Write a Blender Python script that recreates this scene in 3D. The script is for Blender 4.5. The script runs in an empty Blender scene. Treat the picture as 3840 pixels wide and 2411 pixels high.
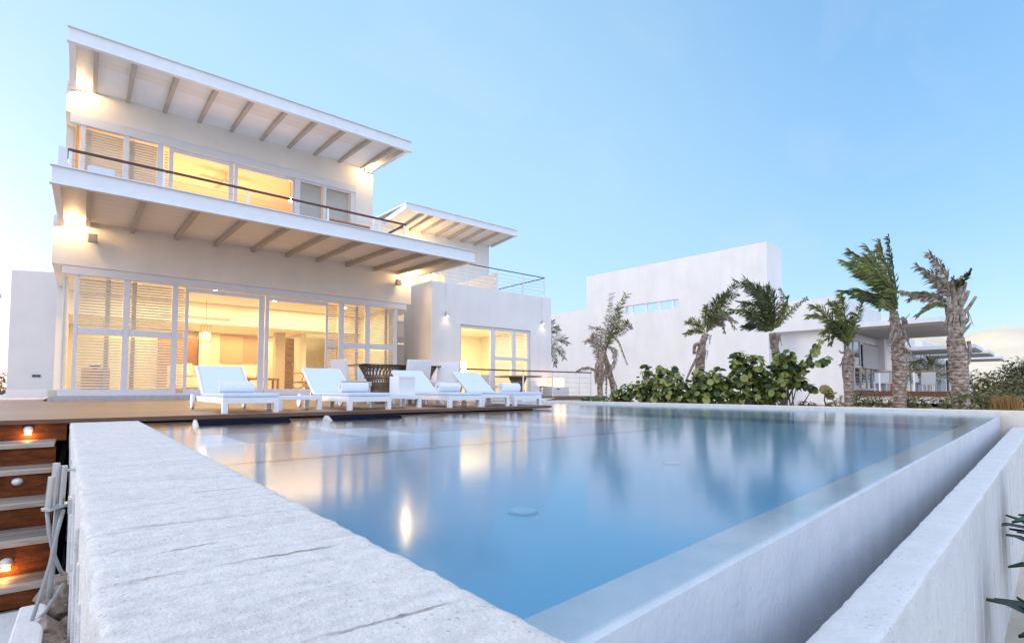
import bpy, bmesh, math, random
from mathutils import Vector, Matrix, noise
R = math.radians
random.seed(7)
sc = bpy.context.scene
col = sc.collection

# ------------------------------------------------------------------ helpers
class MB:
    def __init__(s): s.v = []; s.f = []
    def add(s, vs, fs):
        b = len(s.v); s.v += [tuple(p) for p in vs]; s.f += [tuple(i + b for i in f) for f in fs]; return s
    def box(s, x0, x1, y0, y1, z0, z1):
        return s.add([(x0,y0,z0),(x1,y0,z0),(x1,y1,z0),(x0,y1,z0),(x0,y0,z1),(x1,y0,z1),(x1,y1,z1),(x0,y1,z1)],
                     [(0,3,2,1),(4,5,6,7),(0,1,5,4),(1,2,6,5),(2,3,7,6),(3,0,4,7)])
    def hexa(s, p):   # 8 corners: bottom 4 ccw, top 4 ccw
        return s.add(p, [(0,3,2,1),(4,5,6,7),(0,1,5,4),(1,2,6,5),(2,3,7,6),(3,0,4,7)])
    def obox(s, c, size, M):
        c = Vector(c); a, b, d = [k / 2 for k in size]
        return s.hexa([c + M @ Vector(k) for k in ((-a,-b,-d),(a,-b,-d),(a,b,-d),(-a,b,-d),(-a,-b,d),(a,-b,d),(a,b,d),(-a,b,d))])
    def bar(s, p, q, w, h):   # rectangular bar from p to q
        p = Vector(p); q = Vector(q); d = (q - p); L = d.length; d.normalize()
        up = Vector((0,0,1)) if abs(d.z) < .95 else Vector((0,1,0))
        x = d.cross(up).normalized(); z = x.cross(d)
        M = Matrix((x, d, z)).transposed()
        return s.obox((p + q) / 2, (w, L, h), M)
    def prism(s, poly, axis, a0, a1):
        n = len(poly)
        def mk(p, a):
            return {'x': (a, p[0], p[1]), 'y': (p[0], a, p[1]), 'z': (p[0], p[1], a)}[axis]
        vs = [mk(p, a0) for p in poly] + [mk(p, a1) for p in poly]
        fs = [tuple(range(n))[::-1], tuple(range(n, 2 * n))] + [(i, (i + 1) % n, n + (i + 1) % n, n + i) for i in range(n)]
        return s.add(vs, fs)
    def tube(s, pts, r, n=8, cap=True):
        pts = [Vector(p) for p in pts]; m = len(pts)
        rs = r if isinstance(r, (list, tuple)) else [r] * m
        vs = []; prev = None
        for i, p in enumerate(pts):
            d = (pts[min(i + 1, m - 1)] - pts[max(i - 1, 0)]).normalized()
            if prev is None:
                a = Vector((0, 0, 1)) if abs(d.z) < .9 else Vector((1, 0, 0))
                x = d.cross(a).normalized()
            else:
                x = (prev - d * prev.dot(d)).normalized()
            prev = x; y = d.cross(x)
            for k in range(n):
                t = 2 * math.pi * k / n
                vs.append(p + (x * math.cos(t) + y * math.sin(t)) * rs[i])
        fs = [(i*n+k, i*n+(k+1)%n, (i+1)*n+(k+1)%n, (i+1)*n+k) for i in range(m-1) for k in range(n)]
        if cap: fs += [tuple(range(n))[::-1], tuple(range((m-1)*n, m*n))]
        return s.add(vs, fs)
    def disc(s, c, r, nrm, n=12, h=.01):
        c = Vector(c); nrm = Vector(nrm).normalized()
        return s.tube([c, c + nrm * h], r, n)
    def build(s, name, m, parent=None, smooth=False, bevel=0, local=False, fixn=True):
        me = bpy.data.meshes.new(name)
        o = bpy.data.objects.new(name, me)
        off = Vector((0,0,0))
        if parent is not None:
            o.parent = parent
            if not local:
                q = parent
                while q is not None: off += q.location; q = q.parent
        me.from_pydata([tuple(Vector(p) - off) for p in s.v], [], s.f)
        if fixn:
            bm = bmesh.new(); bm.from_mesh(me); bmesh.ops.recalc_face_normals(bm, faces=bm.faces); bm.to_mesh(me); bm.free()
        me.materials.append(m)
        if smooth:
            for p in me.polygons: p.use_smooth = True
        if bevel:
            b = o.modifiers.new('bevel', 'BEVEL'); b.width = bevel; b.segments = 2; b.limit_method = 'ANGLE'; b.angle_limit = R(40)
        col.objects.link(o)
        return o

def thing(name, label, cat, loc=(0,0,0), rz=0, group=None):
    o = bpy.data.objects.new(name, None); col.objects.link(o); o.empty_display_size = .1
    o.location = loc; o.rotation_euler = (0,0,rz); o['label'] = label; o['category'] = cat
    if group: o['group'] = group
    return o
def tag(o, label, cat, group=None):
    o['label'] = label; o['category'] = cat
    if group: o['group'] = group
    return o
def struct(o, kind='structure'): o['kind'] = kind; return o
def dup(o, parent=None):
    c = o.copy(); col.objects.link(c); c.parent = parent
    for ch in list(o.children): dup(ch, c)
    return c

# ------------------------------------------------------------------ materials
def nn(nt, t, **k):
    n = nt.nodes.new(t)
    for a, b in k.items(): setattr(n, a, b)
    return n
def mat(name, c, rough=.6, var=.12, scale=6., bump=0, bscale=40., stretch=(1,1,1), spec=.5, metal=0, c2=None, detail=6, bdist=.02, coat=0):
    m = bpy.data.materials.new(name); m.use_nodes = True; nt = m.node_tree; L = nt.links.new
    b = nt.nodes['Principled BSDF']; b.inputs['Roughness'].default_value = rough; b.inputs['Metallic'].default_value = metal
    b.inputs['Specular IOR Level'].default_value = spec
    if coat: b.inputs['Coat Weight'].default_value = coat
    tc = nn(nt, 'ShaderNodeTexCoord'); mp = nn(nt, 'ShaderNodeMapping'); mp.inputs['Scale'].default_value = stretch
    L(tc.outputs['Object'], mp.inputs['Vector'])
    n = nn(nt, 'ShaderNodeTexNoise'); n.inputs['Scale'].default_value = scale; n.inputs['Detail'].default_value = detail; L(mp.outputs[0], n.inputs['Vector'])
    r = nn(nt, 'ShaderNodeValToRGB'); r.color_ramp.elements[0].position = .3; r.color_ramp.elements[1].position = .7
    d = c2 if c2 else tuple(max(0, k * (1 - var)) for k in c)
    u = c if c2 else tuple(min(1, k * (1 + var * .5)) for k in c)
    r.color_ramp.elements[0].color = (*d, 1); r.color_ramp.elements[1].color = (*u, 1)
    L(n.outputs['Fac'], r.inputs['Fac']); L(r.outputs['Color'], b.inputs['Base Color'])
    if bump:
        n2 = nn(nt, 'ShaderNodeTexNoise'); n2.inputs['Scale'].default_value = bscale; n2.inputs['Detail'].default_value = 8; L(mp.outputs[0], n2.inputs['Vector'])
        bp = nn(nt, 'ShaderNodeBump'); bp.inputs['Strength'].default_value = bump; bp.inputs['Distance'].default_value = bdist
        L(n2.outputs['Fac'], bp.inputs['Height']); L(bp.outputs[0], b.inputs['Normal'])
    return m
def math_(nt, op, a, b=None):
    n = nn(nt, 'ShaderNodeMath', operation=op)
    for i, k in enumerate((a, b)):
        if k is None: continue
        if isinstance(k, (int, float)): n.inputs[i].default_value = k
        else: nt.links.new(k, n.inputs[i])
    return n.outputs[0]
def planks(name, cols, width, axis, rough=.5, gap=.06, grain=(1.5, 30, 30), bump=.4, spec=.4, gapdark=.25):
    """boards laid side by side along `axis` ('y' = joints repeat along y)"""
    m = bpy.data.materials.new(name); m.use_nodes = True; nt = m.node_tree; L = nt.links.new
    b = nt.nodes['Principled BSDF']; b.inputs['Roughness'].default_value = rough; b.inputs['Specular IOR Level'].default_value = spec
    tc = nn(nt, 'ShaderNodeTexCoord'); sp = nn(nt, 'ShaderNodeSeparateXYZ'); L(tc.outputs['Object'], sp.inputs[0])
    a = math_(nt, 'DIVIDE', sp.outputs['xyz'.index(axis)], width); fl = math_(nt, 'FLOOR', a); fr = math_(nt, 'FRACT', a)
    wn = nn(nt, 'ShaderNodeTexWhiteNoise', noise_dimensions='1D'); L(fl, wn.inputs['W'])
    mp = nn(nt, 'ShaderNodeMapping'); mp.inputs['Scale'].default_value = grain; L(tc.outputs['Object'], mp.inputs['Vector'])
    cb = nn(nt, 'ShaderNodeCombineXYZ'); L(math_(nt, 'MULTIPLY', wn.outputs['Value'], 37.), cb.inputs[0]); L(cb.outputs[0], mp.inputs['Location'])
    n = nn(nt, 'ShaderNodeTexNoise'); n.inputs['Scale'].default_value = 1; n.inputs['Detail'].default_value = 7; L(mp.outputs[0], n.inputs['Vector'])
    f = math_(nt, 'ADD', math_(nt, 'MULTIPLY', n.outputs['Fac'], .7), math_(nt, 'MULTIPLY', wn.outputs['Value'], .35))
    r = nn(nt, 'ShaderNodeValToRGB'); e = r.color_ramp.elements; e[0].position = .25; e[1].position = .85
    e[0].color = (*cols[0], 1); e[1].color = (*cols[1], 1); L(f, r.inputs['Fac'])
    g = math_(nt, 'LESS_THAN', fr, gap)
    mx = nn(nt, 'ShaderNodeMix', data_type='RGBA'); L(g, mx.inputs[0]); L(r.outputs[0], mx.inputs[6]); mx.inputs[7].default_value = tuple(k * gapdark for k in cols[0]) + (1,)
    L(mx.outputs[2], b.inputs['Base Color'])
    h = math_(nt, 'SUBTRACT', math_(nt, 'MULTIPLY', n.outputs['Fac'], .3), g)
    bp = nn(nt, 'ShaderNodeBump'); bp.inputs['Strength'].default_value = bump; bp.inputs['Distance'].default_value = .006; L(h, bp.inputs['Height']); L(bp.outputs[0], b.inputs['Normal'])
    return m
def emis(name, c, s):
    m = bpy.data.materials.new(name); m.use_nodes = True; nt = m.node_tree
    b = nt.nodes['Principled BSDF']; b.inputs['Base Color'].default_value = (.8,.8,.75,1)
    b.inputs['Emission Color'].default_value = (*c, 1); b.inputs['Emission Strength'].default_value = s
    return m
def glass(name, tint=(1,1,1), rough=0., ior=1.5, fac=1.):
    m = bpy.data.materials.new(name); m.use_nodes = True; nt = m.node_tree; L = nt.links.new
    nt.nodes.remove(nt.nodes['Principled BSDF']); out = nt.nodes['Material Output']
    fr = nn(nt, 'ShaderNodeFresnel'); fr.inputs['IOR'].default_value = ior
    t = nn(nt, 'ShaderNodeBsdfTransparent'); t.inputs[0].default_value = (*tint, 1)
    g = nn(nt, 'ShaderNodeBsdfGlossy'); g.inputs['Roughness'].default_value = rough
    mx = nn(nt, 'ShaderNodeMixShader')
    ge = nn(nt, 'ShaderNodeNewGeometry'); front = math_(nt, 'SUBTRACT', 1., ge.outputs['Backfacing'])
    L(math_(nt, 'MULTIPLY', math_(nt, 'MULTIPLY', fr.outputs[0], fac), front), mx.inputs[0]); L(t.outputs[0], mx.inputs[1]); L(g.outputs[0], mx.inputs[2]); L(mx.outputs[0], out.inputs['Surface'])
    return m
def leafmat(name, c, c2, rough=.45, trans=.25, spread=2.5):
    m = bpy.data.materials.new(name); m.use_nodes = True; nt = m.node_tree; L = nt.links.new
    b = nt.nodes['Principled BSDF']; b.inputs['Roughness'].default_value = rough; out = nt.nodes['Material Output']
    tc = nn(nt, 'ShaderNodeTexCoord'); n = nn(nt, 'ShaderNodeTexNoise'); n.inputs['Scale'].default_value = spread; n.inputs['Detail'].default_value = 3
    L(tc.outputs['Object'], n.inputs['Vector'])
    gi = nn(nt, 'ShaderNodeNewGeometry')
    f = math_(nt, 'ADD', math_(nt, 'MULTIPLY', n.outputs['Fac'], .6), math_(nt, 'MULTIPLY', gi.outputs['Random Per Island'], .5))
    r = nn(nt, 'ShaderNodeValToRGB'); e = r.color_ramp.elements; e[0].position = .3; e[1].position = .8; e[0].color = (*c, 1); e[1].color = (*c2, 1)
    L(f, r.inputs['Fac']); L(r.outputs[0], b.inputs['Base Color'])
    t = nn(nt, 'ShaderNodeBsdfTranslucent'); L(r.outputs[0], t.inputs['Color'])
    mx = nn(nt, 'ShaderNodeMixShader'); mx.inputs[0].default_value = trans; L(b.outputs[0], mx.inputs[1]); L(t.outputs[0], mx.inputs[2]); L(mx.outputs[0], out.inputs['Surface'])
    return m

def weather(m, amt=.10):
    """faint rain streaks and blotches down a wall"""
    nt = m.node_tree; L = nt.links.new; b = nt.nodes['Principled BSDF']; tc = nn(nt, 'ShaderNodeTexCoord'); mp = nn(nt, 'ShaderNodeMapping'); mp.inputs['Scale'].default_value = (1.6, 1.6, .30); L(tc.outputs['Object'], mp.inputs[0])
    n = nn(nt, 'ShaderNodeTexNoise'); n.inputs['Scale'].default_value = 1; n.inputs['Detail'].default_value = 7; n.inputs['Roughness'].default_value = .65; L(mp.outputs[0], n.inputs[0])
    r = nn(nt, 'ShaderNodeValToRGB'); r.color_ramp.elements[0].position = .36; r.color_ramp.elements[0].color = (1-amt*1.0, 1-amt*1.08, 1-amt*1.2, 1); r.color_ramp.elements[1].position = .56; r.color_ramp.elements[1].color = (1,1,1,1); L(n.outputs['Fac'], r.inputs[0])
    mx = nn(nt, 'ShaderNodeMix', data_type='RGBA', blend_type='MULTIPLY'); mx.inputs[0].default_value = 1; L(b.inputs['Base Color'].links[0].from_socket, mx.inputs[6]); L(r.outputs[0], mx.inputs[7]); L(mx.outputs[2], b.inputs['Base Color'])
    return m
STUCCO = mat('white_stucco', (.86,.82,.77), .85, .05, 1.2, .25, 60, bdist=.01)
STUCCO2 = mat('cool_white_stucco', (.85,.84,.83), .85, .05, .8, .2, 50, bdist=.01)
weather(STUCCO, .035); weather(STUCCO2, .045)
ALU = mat('white_aluminium', (.74,.75,.78), .35, .03, 3)
PAINT = mat('white_paint', (.82,.83,.85), .45, .04, 4)
SOFFIT = planks('soffit_boards', ((.78,.74,.69), (.86,.82,.77)), .16, 'y', .6, .05, (1, 8, 8), .5, gapdark=.75)
BEAM = mat('taupe_beam_paint', (.46,.41,.36), .6, .08, 5)
STONE = mat('grey_plinth_stone', (.52,.50,.49), .8, .15, 9, .3, 60)
CREAM = mat('cream_plaster', (.82,.76,.62), .8, .04, 2)
CEIL = mat('cream_ceiling', (.82,.78,.68), .8, .03, 2)
TILE = mat('pale_floor_tile', (.66,.58,.46), .35, .08, 2)
DECK = planks('weathered_teak_deck', ((.29,.155,.08), (.49,.31,.18)), .12, 'y', .42, .07)
DECKEDGE = mat('dark_teak_edge', (.16,.06,.03), .6, .3, 20, .3, 60, stretch=(1,8,8))
RISER = mat('stained_teak_riser', (.26,.072,.015), .6, .3, 5, .5, 30, stretch=(1,1,4), c2=(.085,.019,.005), spec=.2)
TREAD = planks('grey_teak_tread', ((.20,.165,.14), (.36,.315,.28)), .16, 'y', .6, .05)
NOSE = mat('pale_tread_nosing', (.52,.42,.34), .6, .25, 10, .3, 40, stretch=(1,6,6))
BLACK = mat('black_for_shade', (.006,.005,.005), 1., .2, 5, spec=0)  # near-black base colour painted in place of shade under decks and steps
RAILWOOD = mat('red_hardwood_handrail', (.10,.028,.018), .4, .3, 12, stretch=(1,6,6))
STEEL = mat('brushed_steel', (.62,.62,.62), .28, .06, 20, metal=1)
HOSE = mat('grey_hose', (.33,.33,.33), .5, .06, 20)
DARKMETAL = mat('dark_metal', (.05,.05,.055), .45, .1, 20)
GREYBOX = mat('grey_speaker_plastic', (.42,.42,.43), .5, .05, 20)
BLIND = mat('cream_blind_slats', (.78,.70,.58), .55, .05, 3)
BLINDG = mat('grey_blind_slats', (.62,.59,.56), .6, .05, 3)
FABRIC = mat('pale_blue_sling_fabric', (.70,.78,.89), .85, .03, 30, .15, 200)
TOWEL = mat('white_terry_towel', (.84,.85,.87), .95, .04, 30, .8, 160, bdist=.01)
CHAIRW = mat('white_slipcover', (.80,.78,.76), .85, .04, 10, .2, 120)
WICKER = mat('brown_woven_wicker', (.34,.25,.17), .7, .4, 30, .6, 120)
WOOD = mat('warm_brown_wood', (.36,.17,.06), .45, .3, 4, .2, 40, stretch=(1,1,8))
OLIVEWOOD = mat('olive_wood_door', (.34,.21,.07), .5, .35, 2.2, .2, 30, stretch=(1,1,5))
ART = mat('tan_art_panel', (.62,.38,.22), .7, .05, 1)
LAMPSHADE = mat('white_lantern_panel', (.78,.76,.74), .5, .03, 6)
NAVY = mat('dark_navy_cushion', (.005,.006,.018), .95, .3, 12, .2, 60, spec=.1)
WHITECONC = mat('white_wet_concrete', (.66,.66,.65), .5, .12, 12, .25, 60)
GLASS = glass('window_glass', (.97,.98,.97))
GLASSDK = glass('neighbour_window_glass', (.62,.72,.80), fac=1.6)
BULB = emis('lamp_bulb', (1,.72,.34), 160)
BULB2 = emis('soft_lamp_bulb', (1,.80,.45), 30)
DOWNL = emis('downlight_lens', (1,.85,.55), 14)
LANTERN = emis('lit_lantern_panel', (1,.55,.25), .55)
SHADEG = emis('glowing_lamp_shade', (1,.80,.42), 9)
STEPGLOW = emis('step_light_lens', (1,.55,.16), 14)

# ------------------------------------------------------------------ world, sun, camera
SUN_AZ, SUN_EL = R(-28), R(9)       # azimuth from +Y towards +X, low behind the house on the left
w = bpy.data.worlds.new('World'); sc.world = w; w.use_nodes = True; nt = w.node_tree; L = nt.links.new
bg = nt.nodes['Background']
sky = nn(nt, 'ShaderNodeTexSky', sky_type='NISHITA'); sky.sun_disc = False
sky.sun_elevation = SUN_EL; sky.sun_rotation = SUN_AZ; sky.altitude = 0; sky.air_density = 1.0; sky.dust_density = .6; sky.ozone_density = 4.0
# bright dusk: the sky's contrast is compressed channel by channel
EXPO = 1.0
sr = nn(nt, 'ShaderNodeSeparateColor'); L(sky.outputs[0], sr.inputs[0]); cc = nn(nt, 'ShaderNodeCombineColor')
for i, (g_, a_) in enumerate(((.66,1.90),(.51,1.56),(.44,1.66))):
    v_ = math_(nt, 'POWER', math_(nt, 'MULTIPLY', sr.outputs[i], .15), g_)
    L(math_(nt, 'MULTIPLY', v_, a_ / 2 ** EXPO / .15), cc.inputs[i])
tcw = nn(nt, 'ShaderNodeTexCoord'); mpw = nn(nt, 'ShaderNodeMapping'); mpw.inputs['Scale'].default_value = (1.2, 4.0, 5.0); mpw.inputs['Rotation'].default_value = (.3, .5, .9); L(tcw.outputs['Generated'], mpw.inputs[0])
nw = nn(nt, 'ShaderNodeTexNoise'); nw.inputs['Scale'].default_value = 1.6; nw.inputs['Detail'].default_value = 5; nw.inputs['Distortion'].default_value = .6; L(mpw.outputs[0], nw.inputs[0])
rw = nn(nt, 'ShaderNodeValToRGB'); rw.color_ramp.elements[0].position = .52; rw.color_ramp.elements[1].position = .78; rw.color_ramp.elements[1].color = (.16,.16,.16,1); L(nw.outputs['Fac'], rw.inputs[0])
mw = nn(nt, 'ShaderNodeMix', data_type='RGBA'); L(rw.outputs[0], mw.inputs[0]); L(cc.outputs[0], mw.inputs[6]); mw.inputs[7].default_value = tuple(k / 2 ** EXPO / .15 for k in (.80,.84,.98)) + (1,)
# added fill light: unseen sky overhead and behind the viewer is brightened
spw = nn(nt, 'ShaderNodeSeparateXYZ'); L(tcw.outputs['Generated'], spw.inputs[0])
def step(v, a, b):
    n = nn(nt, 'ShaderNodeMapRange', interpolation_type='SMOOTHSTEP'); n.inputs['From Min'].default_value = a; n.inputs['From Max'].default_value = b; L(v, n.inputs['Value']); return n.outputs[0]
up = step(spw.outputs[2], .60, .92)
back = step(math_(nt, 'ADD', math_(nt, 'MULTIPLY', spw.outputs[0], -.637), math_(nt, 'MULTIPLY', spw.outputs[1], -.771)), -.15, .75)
m1 = nn(nt, 'ShaderNodeMix', data_type='RGBA'); # broad afterglow behind the house
gd = Vector((math.sin(R(27)), math.cos(R(27)), .22)).normalized()
gl_ = math_(nt, 'ADD', math_(nt, 'ADD', math_(nt, 'MULTIPLY', spw.outputs[0], gd.x), math_(nt, 'MULTIPLY', spw.outputs[1], gd.y)), math_(nt, 'MULTIPLY', spw.outputs[2], gd.z))
m0 = nn(nt, 'ShaderNodeMix', data_type='RGBA'); L(math_(nt, 'MULTIPLY', step(gl_, .62, 1.0), .42), m0.inputs[0]); L(mw.outputs[2], m0.inputs[6]); m0.inputs[7].default_value = tuple(k / 2 ** EXPO / .15 for k in (.66,.95,1.06)) + (1,)
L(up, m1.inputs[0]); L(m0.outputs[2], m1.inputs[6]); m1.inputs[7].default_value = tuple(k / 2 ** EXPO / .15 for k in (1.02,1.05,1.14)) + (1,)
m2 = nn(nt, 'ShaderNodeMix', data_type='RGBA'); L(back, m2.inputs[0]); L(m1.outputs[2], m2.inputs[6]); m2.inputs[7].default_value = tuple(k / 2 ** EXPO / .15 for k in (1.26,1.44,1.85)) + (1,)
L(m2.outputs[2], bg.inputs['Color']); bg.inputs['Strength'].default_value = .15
sun = bpy.data.lights.new('sun', 'SUN'); sun.energy = .85; sun.angle = R(16); sun.color = (1,.86,.72)
so = bpy.data.objects.new('sun', sun); col.objects.link(so)
sd = Vector((math.sin(SUN_AZ)*math.cos(SUN_EL), math.cos(SUN_AZ)*math.cos(SUN_EL), math.sin(SUN_EL)))
so.rotation_euler = (-sd).to_track_quat('-Z', 'Y').to_euler()
cam = bpy.data.cameras.new('camera'); co = bpy.data.objects.new('camera', cam); col.objects.link(co); sc.camera = co
cam.lens = 18.28; cam.sensor_width = 36; cam.shift_y = .0414; cam.clip_start = .02; cam.clip_end = 4000
co.location = (0,0,.30); co.rotation_euler = (R(92.8), 0, R(-39.6))
sc.view_settings.view_transform = 'Standard'; sc.view_settings.look = 'None'; sc.view_settings.gamma = 1; sc.view_settings.exposure = EXPO
sc.cycles.max_bounces = 10; sc.cycles.transparent_max_bounces = 24; sc.cycles.glossy_bounces = 4; sc.cycles.sample_clamp_indirect = 6
sc.cycles.use_denoising = True
def lamp(name, kind, loc, power, color=(1,.66,.30), size=.1, rot=None, sy=None, spot=None):
    l = bpy.data.lights.new(name, kind); l.energy = power; l.color = color
    if kind == 'AREA':
        l.size = size
        if sy: l.shape = 'RECTANGLE'; l.size_y = sy
    else: l.shadow_soft_size = size
    if kind == 'SPOT': l.spot_size = R(spot); l.spot_blend = .6
    o = bpy.data.objects.new(name, l); col.objects.link(o); o.location = loc
    if rot: o.rotation_euler = rot
    return o

# ------------------------------------------------------------------ ground, pool, deck
def nz(x, y, z=0, s=1.): return noise.noise(Vector((x*s, y*s, z*s)))
SAND = mat('pale_beach_sand', (.62,.55,.45), .95, .12, 3, .3, 30)
g = MB()
g.box(-600, 900, -600, 900, -3.2, -1.2)
struct(g.build('ground', SAND))
# planting bank beyond the pool, rising towards the neighbours
bm = MB(); N = 60
def bankz(x, y):
    t = min(1, max(0, (x - 10.3) / 14)); return -.16 + .10 * nz(x, y, 0, .5) - .28 * min(1, t * 2) + .04 * nz(x, y, 3, 2)
vs = []
for j in range(N + 1):
    for i in range(N + 1):
        x = 10.15 + (i / N) ** 1.6 * 75; y = -24 + 70 * j / N
        vs.append((x, y, bankz(x, y) if i else -.14))
bm.add(vs, [(j*(N+1)+i, j*(N+1)+i+1, (j+1)*(N+1)+i+1, (j+1)*(N+1)+i) for j in range(N) for i in range(N)])
struct(bm.build('planting_bank', mat('sandy_garden_soil', (.40,.33,.25), .95, .3, 5, .5, 40), smooth=True))
# dunes far behind the neighbours
bm = MB(); NX, NY = 70, 50; vs = []
for j in range(NY + 1):
    for i in range(NX + 1):
        x = 95 + 170 * j / NY; y = -90 + 220 * i / NX
        e = min(1, j / 12); e = e * e * (3 - 2 * e)
        e2 = min(1, max(0, (x - 128) / 30)); e2 = e2 * e2 * (3 - 2 * e2)
        h = 7.2 + 2.6 * nz(x, y, 1, .03) + 1.2 * abs(nz(x, y, 5, .07)) + .04 * y + e2 * (4.4 + 2.2 * math.exp(-((y - 19) / 9) ** 2) - 3.5 * math.exp(-((y - 31) / 6) ** 2) + 9 * math.exp(-((y - 50) / 15) ** 2) + 1.6 * nz(x, y, 8, .05))
        vs.append((x, y, -1.3 + e * max(1, h)))
bm.add(vs, [(j*(NX+1)+i, j*(NX+1)+i+1, (j+1)*(NX+1)+i+1, (j+1)*(NX+1)+i) for j in range(NY) for i in range(NX)])
struct(bm.build('sand_dunes', mat('golden_dune_sand', (.88,.76,.56), .95, .12, .08, .2, 2), smooth=True))

ROUGH = mat('rough_white_concrete', (.755,.74,.725), .9, .16, 34, .9, 130, bdist=.006, c2=(.62,.61,.60))
def concrete_strokes(m, axis, freq, strength, dist, dirt=.38):
    """board-mark ridges across a concrete face, broken up by noise"""
    nt = m.node_tree; L = nt.links.new; b = nt.nodes['Principled BSDF']
    old = b.inputs['Normal'].links[0].from_socket
    tc = nn(nt, 'ShaderNodeTexCoord'); mp = nn(nt, 'ShaderNodeMapping'); sc_ = [2.2, 2.2, 2.2]; sc_['xyz'.index(axis)] = freq
    mp.inputs['Scale'].default_value = sc_; mp.inputs['Rotation'].default_value = (0, 0, R(-4)); L(tc.outputs['Object'], mp.inputs[0])
    n = nn(nt, 'ShaderNodeTexNoise'); n.inputs['Scale'].default_value = 1; n.inputs['Detail'].default_value = 5; n.inputs['Roughness'].default_value = .65; L(mp.outputs[0], n.inputs[0])
    bp = nn(nt, 'ShaderNodeBump'); bp.inputs['Strength'].default_value = strength; bp.inputs['Distance'].default_value = dist
    L(n.outputs['Fac'], bp.inputs['Height']); L(old, bp.inputs['Normal']); L(bp.outputs[0], b.inputs['Normal'])
    # pits
    v = nn(nt, 'ShaderNodeTexVoronoi'); v.inputs['Scale'].default_value = 55; L(tc.outputs['Object'], v.inputs['Vector'])
    lt = math_(nt, 'LESS_THAN', v.outputs['Distance'], .16)
    n3 = nn(nt, 'ShaderNodeTexNoise'); n3.inputs['Scale'].default_value = 7; L(tc.outputs['Object'], n3.inputs[0])
    k = math_(nt, 'MULTIPLY', lt, math_(nt, 'GREATER_THAN', n3.outputs['Fac'], .52))
    bp2 = nn(nt, 'ShaderNodeBump'); bp2.invert = True; bp2.inputs['Strength'].default_value = 1.; bp2.inputs['Distance'].default_value = .012
    # dirt in the pits and streaks of grey weathering
    n4 = nn(nt, 'ShaderNodeTexNoise'); n4.inputs['Scale'].default_value = 1; n4.inputs['Detail'].default_value = 8; n4.inputs['Roughness'].default_value = .7; L(mp.outputs[0], n4.inputs[0])
    r4 = nn(nt, 'ShaderNodeValToRGB'); r4.color_ramp.elements[0].position = .36; r4.color_ramp.elements[0].color = (.66,.65,.65,1); r4.color_ramp.elements[1].position = .52; r4.color_ramp.elements[1].color = (1,1,1,1); L(n4.outputs['Fac'], r4.inputs[0])
    bc = b.inputs['Base Color'].links[0].from_socket; mq = nn(nt, 'ShaderNodeMix', data_type='RGBA', blend_type='MULTIPLY'); mq.inputs[0].default_value = dirt; L(bc, mq.inputs[6]); L(r4.outputs[0], mq.inputs[7])
    mq2 = nn(nt, 'ShaderNodeMix', data_type='RGBA'); L(math_(nt, 'MULTIPLY', k, .5), mq2.inputs[0]); L(mq.outputs[2], mq2.inputs[6]); mq2.inputs[7].default_value = (.30,.28,.26,1); L(mq2.outputs[2], b.inputs['Base Color'])
    L(k, bp2.inputs['Height']); L(bp.outputs[0], bp2.inputs['Normal']); L(bp2.outputs[0], b.inputs['Normal'])
concrete_strokes(ROUGH, 'y', 18, .34, .006)
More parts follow.
